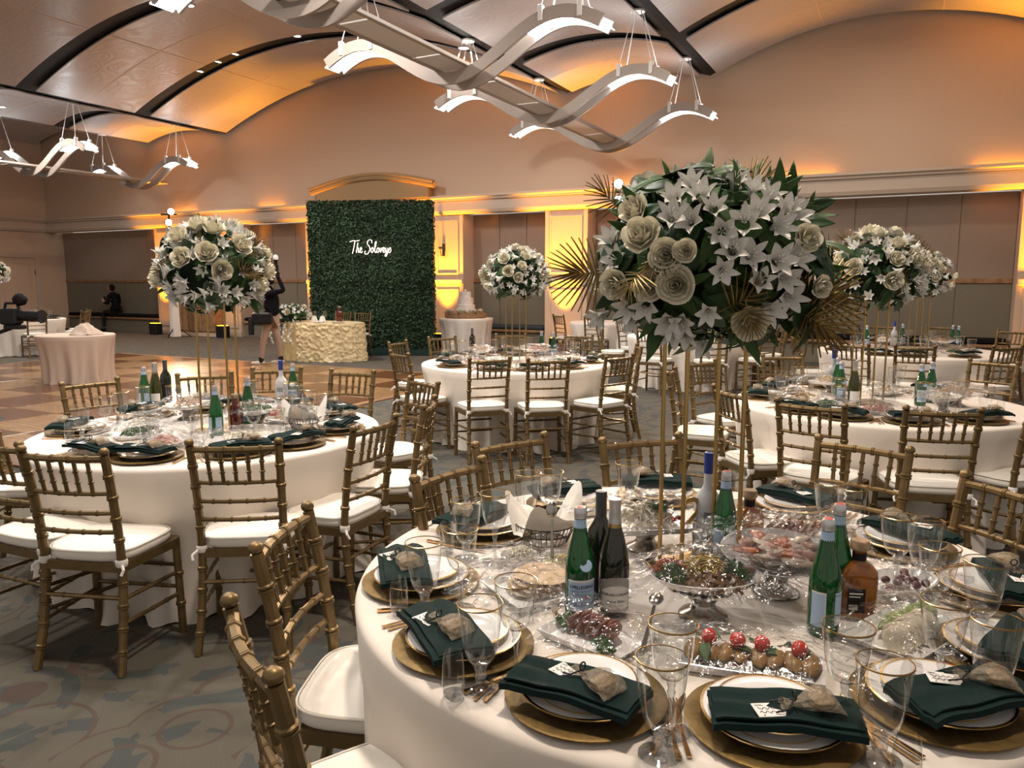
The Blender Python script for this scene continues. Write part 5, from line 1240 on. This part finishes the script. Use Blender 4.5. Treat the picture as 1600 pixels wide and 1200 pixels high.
basket(M_at(852, 846, 0), 'wire bread basket on the front table behind the green bottle', 'pointed white napkin opened in the front table bread basket')
basket(M_at(476, 668, 0), 'wire bread basket on the left table', 'white napkin in the left table bread basket')
# j, k) more wrapped platters
M = M_at(1240, 838, -20); dish('rect', M, 'wrapped meat platter behind the tilted fish platter', 0, .12, .07, .05, 19)
for k in range(8): food('cold_cut', ORD2[k] + ' cold cut from the left on the platter behind the fish', 'cold cut', mt_me, M @ TR(-.07 + .02*k, .0, .034, 1.2, .5), 'cold cuts')
M = M_at(1405, 925, 25); dish('oval', M, 'wrapped oval dish of dark olives right of the whiskey bottle', 0, .12, .075, .055, 23)
ol = MB().ball((0, 0, 0), .012, 9, 6, (1, 1, .9)).mesh('olive', f_beet)
for k in range(14): food('olive', 'dark olive in the wrapped dish beside the whiskey', 'olive', ol, M @ TR(rf.uniform(-.07, .07), rf.uniform(-.04, .04), .026 + .006*rf.random()), 'dark olives')
# gold table number
nm = thing('table_number', 'gold table number two on a thin stick behind the flower stand', 'table number', M_at(1082, 868, 0).translation)
link('base', MB().lathe([(0, 0), (.03, 0), (.03, .006), (0, .008)], 18).mesh('base', m_brass), nm); link('stick', MB().tube([(0, 0, .005), (0, 0, .11)], .003, 6).mesh('stick', m_brass), nm)
cu = bpy.data.curves.new('digit', 'FONT'); cu.body = '2'; cu.size = .12; cu.align_x = 'CENTER'; cu.extrude = .003; cu.offset = .001
tmp = bpy.data.objects.new('digit', cu); COL.objects.link(tmp); dg = bpy.context.evaluated_depsgraph_get(); dg.update(); dme = bpy.data.meshes.new_from_object(tmp.evaluated_get(dg)); bpy.data.objects.remove(tmp); dme.materials.clear(); dme.materials.append(m_brass)
link('digit', dme, nm, (0, 0, .10), (PI/2, 0, 0))
# generic shared dishes on the other tables
MOUND = [strands(110, .10, .06, .03, .006, f_green, 31, 'food_mound', .03), strands(110, .10, .06, .03, .006, f_ham, 32, 'food_mound', .03), strands(110, .09, .055, .03, .005, f_pale, 33, 'food_mound', .035), strands(110, .09, .06, .04, .005, f_bread, 34, 'food_mound', .03)]
FILMS = [film(.14, .09, .06, 41, True), film(.15, .10, .055, 42)]
D_OV = oval_dish(.145, .10); D_RC = rect_dish(.14, .085)
FT = MB().lathe([(0, .004), (.058, 0), (.062, .004), (.035, .020), (.028, .034), (.040, .05), (.072, .075), (0, .075)], 24).mesh('foot', m_steel)
FK = ['green salad', 'pink sliced meat', 'pale shredded salad', 'brown bread']
def generic(T, lst, tname):
    for k, (ang, r, kind, foot) in enumerate(lst):
        a = math.radians(ang); Mx = Matrix.Translation((T[0] + r*math.cos(a), T[1] + r*math.sin(a), TT)) @ Matrix.Rotation(a + .6*k, 4, 'Z')
        side = {0: 'right', 1: 'back right', 2: 'back', 3: 'back left', 4: 'left', 5: 'front left', 6: 'front', 7: 'front right'}[int(((ang + 22.5) % 360)//45)]
        o = thing('serving_dish', f'wrapped {"footed " if foot else ""}white dish of {FK[kind]} at the {side} of the {tname}', 'serving dish', M=Mx)
        z = .075 if foot else 0
        if foot: link('foot', FT, o)
        link('dish', D_OV if k % 2 else D_RC, o, (0, 0, z)); link('cling_film', FILMS[0] if k % 2 else FILMS[1], o, (0, 0, z + .028))
        f_ = link('food_mound', MOUND[kind], o, (0, 0, z + .014)); f_['kind'] = 'stuff'
generic(T2, [(215, .36, 0, 0), (262, .45, 1, 0), (310, .45, 2, 0), (175, .42, 2, 0), (130, .42, 3, 1), (85, .45, 1, 0), (40, .46, 3, 0), (20, .25, 0, 1)], 'left table')
generic(T3, [(200, .45, 1, 0), (250, .45, 0, 0), (300, .42, 2, 0), (150, .42, 3, 1), (60, .45, 1, 1), (20, .5, 3, 0), (340, .45, 0, 0)], 'middle table')
generic(T4, [(170, .48, 3, 0), (205, .48, 0, 0), (245, .45, 1, 0), (300, .45, 2, 1), (345, .48, 3, 1), (60, .45, 2, 0), (110, .45, 3, 1), (20, .45, 1, 0)], 'right table')
generic(T5, [(200, .5, 3, 0), (260, .5, 2, 0), (310, .5, 0, 0), (20, .5, 3, 1), (100, .5, 2, 1), (150, .5, 1, 0)], 'far right table')
generic(T6, [(-40, .4, 2, 0), (-110, .4, 2, 0)], 'far left table')
M = Matrix.Translation(at(428, 648, TT)); single('red_dip_bowl', 'small bowl of bright red dip on the left table', 'bowl', MB().lathe([(0, 0), (.03, 0), (.05, .04), (.052, .05), (0, .052)], 18).mesh('red_dip_bowl', f_tom), M)
# ================================================================ cake, sweetheart and small tables
o = table(-1.06, 17.64, .62, 51, 'small cake table under a pale round cloth', folds=12)
CT = (-1.06, 17.64)
single('wood_slab', 'round wooden slab under the wedding cake', 'cake board', MB().lathe([(0, 0), (.46, 0), (.48, .02), (.48, .11), (.46, .125), (0, .125)], 32).mesh('wood_slab', m_woodslab), Matrix.Translation((CT[0], CT[1], TT)))
ck = thing('wedding_cake', 'three tier white ruffled wedding cake on a wooden slab', 'cake', (CT[0] + .0, CT[1], TT + .125))
z = 0
for r, h in ((.215, .17), (.175, .16), (.125, .14)):
    m = MB(); N = 40; LV = 9
    for i in range(LV+1):
        for k in range(N):
            a = 2*PI*k/N; rr = r*(1 + .07*noise.noise(Vector((math.cos(a)*4, math.sin(a)*4, i*1.3 + r*30)))); m.v.append((rr*math.cos(a), rr*math.sin(a), z + h*i/LV))
    for i in range(LV):
        for k in range(N): m.f.append((i*N+k, i*N+(k+1) % N, (i+1)*N+(k+1) % N, (i+1)*N+k))
    m.f.append(tuple(LV*N + k for k in range(N))); link('tier', m.mesh('tier', m_icing), ck); z += h
link('cake_topper', MB().ball((0, 0, z + .02), .03, 8, 6).mesh('cake_topper', m_icing), ck)
rg = random.Random(77)
for k in range(9):
    a = -PI*k/8 + rg.uniform(-.1, .1); r = .34 + rg.uniform(-.04, .06)
    fl_ = thing('cake_rose', ['white rose ' + q for q in ('at the far right of', 'right of', 'near the right of', 'front right of', 'in front of', 'front left of', 'near the left of', 'left of', 'at the far left of')][k] + ' the wedding cake on its slab', 'rose', (CT[0] + r*math.cos(a), CT[1] + r*math.sin(a), TT + .125 + .035), 0, 'roses around the cake', mesh=rose_me); fl_.scale = (1.2,)*3
    lf_ = thing('cake_leaf', ['green leaf ' + q for q in ('at the far right of', 'right of', 'near the right of', 'front right of', 'in front of', 'front left of', 'near the left of', 'left of', 'at the far left of')][k] + ' the wedding cake on its slab', 'leaf', (CT[0] + (r + .06)*math.cos(a + .15), CT[1] + (r + .06)*math.sin(a + .15), TT + .14), a, 'leaves around the cake', mesh=leaves[k % 3])

# sweetheart table
SW = Vector((-3.86, 15.72, 0)); srot = math.radians(-16)
def satin(s0, s1, mt, nm, amp):
    m = MB(); N = 200; rx, ry = .88, .50; H = .77; LV = 40
    for i in range(LV+1):
        t = i/LV
        for k in range(N+1):
            a = s0 + (s1 - s0)*k/N; fo = .03*math.cos(11*a)*t + .05*t
            x, y, z_ = (rx + fo)*math.cos(a), (ry + fo)*math.sin(a), (H - .01)*(1 - t) + .004
            d = amp*(abs(noise.noise(Vector((x*11, y*11, z_*11)))) + .7*noise.noise(Vector((x*24, y*24, z_*24)))) if 0 < t else 0
            m.v.append((x + d*math.cos(a), y + d*math.sin(a), z_))
    for i in range(LV):
        for k in range(N): q = i*(N+1) + k; m.f.append((q, q+N+1, q+N+2, q+1))
    return m.mesh(nm, mt, True, 180)
sw = thing('sweetheart_table', 'sweetheart table in champagne satin rosette cloth before the hedge', 'table', SW, srot)
link('table_top', MB().lathe([(0, .74), (.87, .74), (.882, .75), (.882, .768), (.86, .772), (0, .772)], 48).mesh('table_top', m_rosette), sw, scale=(1, .57, 1))
link('rosette_cloth', satin(-PI*.62, PI*.9, m_rosette, 'rosette_cloth', .045), sw); link('plain_cloth', satin(PI*.9, PI*1.38, m_plainchamp, 'plain_cloth', .004), sw)
RS = Matrix.Translation(SW) @ Matrix.Rotation(srot, 4, 'Z')
P = RS @ Vector((-.62, -.25, .93)); arrangement(P, (.42, .26, .19), 61, 'white flower arrangement trailing off the sweetheart table', 9, 46, 50, 0, k=1.15)
rg = random.Random(8); m = MB()
tr = thing('trailing_blossoms', 'strands of white blossoms hanging off the sweetheart table front', 'blossoms', RS @ Vector((-.6, -.52, .72)), srot)
for s_ in range(5):
    x = -.28 + .14*s_; 
    for k in range(9):
        q = link('blossom', lily_me, tr, (x + .03*math.sin(k), -.16 - .02*k**.5 + .02*math.cos(3*k), .02 - .045*k), (1.3 + rg.uniform(-.5, .5), rg.uniform(-.6, .6), rg.uniform(0, 6)), .75)
for dx, lab in ((-.05, 'left one of two behind the sweetheart table'), (.42, 'right one of two behind the sweetheart table')):
    p = RS @ Vector((dx, .70, 0)); c_ = thing('banquet_chair', 'gold bamboo chair ' + lab, 'chair', p, srot + PI, 'chairs at the sweetheart table'); put(CHAIR, c_)
p = RS @ Vector((.35, .05, .772)); bq = bottle('rosedrink', p.x, p.y, 'red liqueur decanter on the sweetheart table'); bq.scale = (1.5,)*3; bq.location.z = .772
for k, (x, y) in enumerate(((-.12, -.1), (.0, .05), (.12, -.12))):
    group_thing('wine_glass', ['left', 'middle', 'right'][k] + ' wine glass on the sweetheart table', 'wine glass', WINE, Matrix.Translation(RS @ Vector((x, y, .772))))
for k, x in enumerate((.05, .5)): single('dinner_plate', ['left', 'right'][k] + ' white plate on the sweetheart table', 'plate', plate_me, Matrix.Translation(RS @ Vector((x, -.28, .772))))
for k, x in enumerate((-.08, .1)): single('white_napkin_fold', ['left', 'right'][k] + ' upright white napkin on the sweetheart table', 'napkin', MB().grid(12, 6, lambda s, t: ((s - .5)*.16*(1 - .5*t), .02*math.sin(12*s)*(1 - t), .14*t*(1 - .3*abs(s - .5)))).mesh('white_napkin_fold', m_white_cloth), Matrix.Translation(RS @ Vector((x, -.2, .772))))

# small peach table with crumpled cloth
table(-6.9, 12.13, .56, 52, 'small round table under a peach cloth on the dance floor', folds=11, m_=m_cloth2)
def crumple(s, t):
    a = 2*PI*s; r = .24*t; h = .17*(1 - t**1.6) + .16*noise.noise(Vector((math.cos(a)*3*t, math.sin(a)*3*t, 3)))*t*(1.25 - t) + .05*math.sin(4*a + 5*t)*t*(1-t)*2
    return (r*math.cos(a)*(1 + .1*math.sin(3*a)), r*math.sin(a), max(.004, h))
single('crumpled_cloth', 'crumpled peach cloth heaped on the small round table', 'cloth', MB().grid(40, 12, crumple).mesh('crumpled_cloth', m_cloth2), Matrix.Translation((-6.72, 12.1, TT)))

# ================================================================ people
def skin_body(name, joints, edges, mt, parent, sub=2):
    me = bpy.data.meshes.new(name); me.from_pydata([j[0] for j in joints], edges, []); me.update(); me.materials.append(mt)
    o = link(name, me, parent); md = o.modifiers.new('skin', 'SKIN'); md.use_smooth_shade = True
    for i, j in enumerate(joints):
        r = j[1]; me.skin_vertices[0].data[i].radius = r if isinstance(r, tuple) else (r, r)
    me.skin_vertices[0].data[0].use_root = True
    s = o.modifiers.new('sub', 'SUBSURF'); s.levels = sub; s.render_levels = sub
    return o
def head_mesh(parent, c, face, hair_mt, tilt=0, long_hair=False):
    H = Matrix.Translation(c) @ Matrix.Rotation(math.atan2(-face[0], face[1]), 4, 'Z') @ Matrix.Rotation(tilt, 4, 'X')    # face looks along local +y
    m = MB().ball((0, 0, 0), .1, 20, 16, (.76, .95, 1.15))
    m.v = [(x*(1 - .18*max(0, -z/.115)*1.0), y*(1 - .05*max(0, -z/.115)) + (.012*math.exp(-((x/.016)**2 + ((z + .012)/.022)**2)) if y > .05 else 0), z) for x, y, z in m.v]
    hd = link('head', m.mesh('head', m_skin), parent, M=H)
    link('nose', MB().ball((0, .098, -.018), .016, 8, 6, (.8, 1, 1.3)).mesh('nose', m_skin), hd)
    for s in (-1, 1):
        link('eye', MB().ball((s*.030, .084, .012), .011, 8, 6).mesh('eye', m_ink), hd); link('ear', MB().ball((s*.077, -.005, -.005), .026, 8, 6, (.35, .7, 1.1)).mesh('ear', m_skin), hd)
    link('mouth', MB().ball((0, .086, -.060), .018, 8, 5, (1.2, .5, .35)).mesh('mouth', mat('lips', (.42, .16, .14), .5)), hd)
    hr = MB().ball((0, -.018, .018), .108, 18, 12, (.80, .95, 1.10)); hr.v = [(x, y if not (y > .045 and z < .07) else .035, z if z > -.06 else -.06 - (.14 if long_hair else .02)*min(1, (-.06 - z)*20)) for x, y, z in hr.v]
    link('hair', hr.mesh('hair', hair_mt), hd)
    return hd
def hand(parent, wrist, d, palm, mt, curl=.5, nm='hand'):
    d = Vector(d).normalized(); n = Vector(palm).normalized(); n = (n - d*n.dot(d)).normalized(); x = d.cross(n)
    M = Matrix((x, d, n)).transposed().to_4x4(); M.translation = Vector(wrist)
    m = MB(); m.bevbox((-.038, 0, -.012), (.038, .085, .012), .008)
    for k, L in enumerate((.062, .075, .072, .055)):
        px = -.029 + .0193*k; m.tube([(px, .075, 0), (px, .085 + L*.45, .004 + curl*.012), (px*.95, .085 + L*.75, .012 + curl*.035), (px*.9, .085 + L*.8, .02 + curl*.055)], [.0088, .0085, .0078, .0062], 6)
    m.tube([(-.034, .02, 0), (-.058, .045, .008), (-.062, .07, .02 + curl*.02)], [.011, .010, .008], 6)
    return link(nm, m.mesh(nm, mt), parent, M=M)
# photographer: stands side-on, facing left, camera flash raised
pp = at(427, 571, 0)
ph = thing('person', 'photographer in black top and beige trousers holding a flash up beside the sweetheart table', 'person', pp, 0)
J = [((0, 0, .93), (.135, .16)), ((.015, 0, 1.10), (.115, .15)), ((.02, 0, 1.26), (.12, .165)), ((.01, 0, 1.37), (.09, .12)), ((-.01, 0, 1.46), .055), ((-.02, 0, 1.52), .05),
     ((-.01, -.17, 1.36), .06), ((.33, -.24, 1.42), .048), ((.21, -.20, 1.69), .035), ((-.01, .17, 1.36), .06), ((-.10, .26, 1.15), .047), ((-.26, .16, 1.32), .036)]
link_edges = [(0, 1), (1, 2), (2, 3), (3, 4), (4, 5), (3, 6), (6, 7), (7, 8), (3, 9), (9, 10), (10, 11)]
skin_body('black_top', J, link_edges, m_blackcloth, ph)
J = [((0, 0, .95), (.13, .165)), ((-.02, -.095, .86), .095), ((-.13, -.10, .50), .066), ((-.19, -.10, .10), .045), ((-.01, .095, .86), .095), ((.09, .10, .50), .066), ((.115, .10, .10), .045)]
skin_body('trousers', J, [(0, 1), (1, 2), (2, 3), (0, 4), (4, 5), (5, 6)], m_pants, ph)
for x, y, nm in ((-.20, -.10, 0), (.11, .10, 0)):
    sh = MB().ball((0, 0, 0), .1, 14, 8, (1.45, .46, .5)); sh.v = [(a - .05, b, max(c, -.045) + .046 + (.018 if a > .03 else 0)) for a, b, c in sh.v]
    s_ = link('shoe', sh.mesh('shoe', m_shoe), ph, (x, y, 0)); link('sole', MB().prism([(-.195 + .29*(.5 - .5*math.cos(PI*k/6)), .046*math.sin(PI*k/6)) for k in range(7)] + [(.095 - .29*(.5 - .5*math.cos(PI*k/6)), -.046*math.sin(PI*k/6)) for k in range(1, 6)], 0, .018).mesh('sole', m_paper, False), s_)
    link('sock', MB().lathe([(.044, .06), (.048, .14), (.046, .17)], 12).mesh('sock', m_black), ph, (x + .01, y, 0))
head_mesh(ph, (-.035, 0, 1.60), (-1, 0), m_hair)
hand(ph, (.208, -.20, 1.70), (-.5, 0, 1), (-1, 0, -.3), m_skin, .9); hand(ph, (-.27, .15, 1.33), (-.7, -.2, .7), (0, -1, 0), m_skin, .9)
fb_ = thing('waist_bag', 'black camera bag hanging at the photographer hip', 'bag', pp + Vector((-.08, -.24, .80)))
link('bag_body', MB().bevbox((-.19, -.09, 0), (.17, .09, .22), .03).mesh('bag_body', m_black, False), fb_); link('lens_pouch', MB().lathe([(.0, -.30), (.05, -.30), (.055, -.05), (.04, 0), (0, 0)], 14, (-.22, -.02, .10)).mesh('lens_pouch', m_black), fb_); link('strap', MB().tube([(-.15, 0, .2), (.05, .02, .38), (.16, .10, .2)], .012, 6).mesh('strap', m_black), fb_)
fp = pp + Vector((.19, -.21, 1.77)); fu = thing('camera_flash', 'black camera flash with white dome in the photographer hand', 'flash', fp)
link('flash_body', MB().bevbox((-.04, -.04, 0), (.04, .04, .13), .012).mesh('flash_body', m_black, False), fu); link('flash_neck', MB().lathe([(.03, .13), (.034, .2), (.04, .22)], 14).mesh('flash_neck', m_black), fu)
link('white_dome', MB().lathe([(.042, .22), (.05, .25), (.045, .285), (.02, .31), (0, .315)], 16).mesh('white_dome', mat('dome_white', (.9, .9, .9), .4)), fu)
link('camera_body', MB().bevbox((-.09, -.06, -.10), (.05, .06, .0), .012).mesh('camera_body', m_black, False), fu)
# guest seated on the left bench
ps = room(-12.55, -.12, 0); ps.z = 0
gs = thing('person', 'seated guest in black on the left bench looking at a phone', 'person', ps, ANG)
J = [((0, .02, .63), (.15, .17)), ((-.02, .03, .85), (.14, .16)), ((-.06, .02, 1.05), (.13, .18)), ((-.09, 0, 1.17), (.09, .11)), ((-.13, -.01, 1.25), .055),
     ((-.07, -.18, 1.12), .065), ((-.06, -.24, .88), .055), ((-.36, -.14, .92), .042), ((-.07, .16, 1.12), .06), ((-.10, .22, .88), .052), ((-.36, .06, .96), .042)]
skin_body('jacket', J, [(0, 1), (1, 2), (2, 3), (3, 4), (3, 5), (5, 6), (6, 7), (3, 8), (8, 9), (9, 10)], m_blackcloth, gs)
J = [((0, .02, .63), (.15, .17)), ((-.10, -.10, .62), .095), ((-.44, -.13, .60), .075), ((-.46, -.14, .12), .05), ((-.10, .12, .62), .095), ((-.42, .08, .60), .075), ((-.36, .08, .12), .05)]
skin_body('dark_trousers', J, [(0, 1), (1, 2), (2, 3), (0, 4), (4, 5), (5, 6)], m_black, gs)
for x, y in ((-.50, -.14), (-.40, .08)):
    sh = MB().ball((0, 0, 0), .1, 12, 8, (1.4, .46, .5)); sh.v = [(a, b, max(c, -.045) + .046) for a, b, c in sh.v]; link('shoe', sh.mesh('shoe', m_black), gs, (x, y, 0))
head_mesh(gs, (-.16, -.01, 1.37), (-1, -.25), m_hair, .25)
hand(gs, (-.37, -.13, .93), (-.8, .1, .6), (0, 0, 1), m_skin, .8); hand(gs, (-.37, .05, .97), (-.8, -.1, .5), (0, 0, 1), m_skin, .8)
p = Matrix.Translation(ps) @ Matrix.Rotation(ANG, 4, 'Z'); single('phone', 'dark phone held by the seated guest', 'phone', MB().bevbox((-.04, -.005, -.075), (.04, .005, .075), .004).mesh('phone', m_black, False), p @ Matrix.Translation((-.46, -.06, 1.04)) @ Matrix.Rotation(1.2, 4, 'Z') @ Matrix.Rotation(.5, 4, 'X'))

# ================================================================ video camera on a stand at the left edge
vc = atY(28, 492, 8.6)
v = thing('video_camera', 'black video camera with furry microphone at the left photo edge', 'camera', vc, math.radians(-8))
S_ = 8.6/1200
link('body', MB().bevbox((-.20, -.07, -.11), (.02, .07, .07), .02).mesh('body', m_black, False), v)
link('lens_barrel', MB().tube([(0, 0, -.01), (.06, 0, -.01), (.08, 0, -.01), (.22, 0, -.015), (.26, 0, -.015), (.28, 0, -.015)], [.05, .05, .062, .06, .055, .068], 18).mesh('lens_barrel', m_black), v)
link('lens_hood', MB().tube([(.25, 0, -.015), (.30, 0, -.015)], [.062, .075], 18).mesh('lens_hood', m_black), v)
link('handle', MB().tube([(-.16, 0, .06), (-.14, 0, .13), (0, 0, .13), (.02, 0, .06)], .016, 8).mesh('handle', m_black), v)
link('focus_arm', MB().tube([(.26, -.05, -.03), (.33, -.06, -.08)], .012, 6).mesh('focus_arm', m_black), v)
link('mount_plate', MB().bevbox((-.16, -.05, -.16), (.06, .05, -.11), .01).mesh('mount_plate', m_black, False), v)
rg = random.Random(12); fz = MB().ball((.04, 0, .17), .078, 16, 12, (1, .8, .85)); fz.v = [(x + rg.uniform(-.006, .006), y + rg.uniform(-.006, .006), z_ + rg.uniform(-.006, .006)) for x, y, z_ in fz.v]
link('furry_microphone', fz.mesh('furry_microphone', m_hair), v)
link('support_arm', MB().tube([(-.10, 0, -.15), (-.32, 0, -.22), (-.5, 0, -.4)], .022, 8).mesh('support_arm', m_black), v)
link('stand_column', MB().tube([(-.5, 0, -.35), (-.5, 0, -vc.z + .05)], .022, 8).mesh('stand_column', m_black), v)
link('stand_foot', MB().lathe([(0, 0), (.2, 0), (.2, .02), (.03, .06), (0, .06)], 20, (-.5, 0, -vc.z)).mesh('stand_foot', m_black), v)
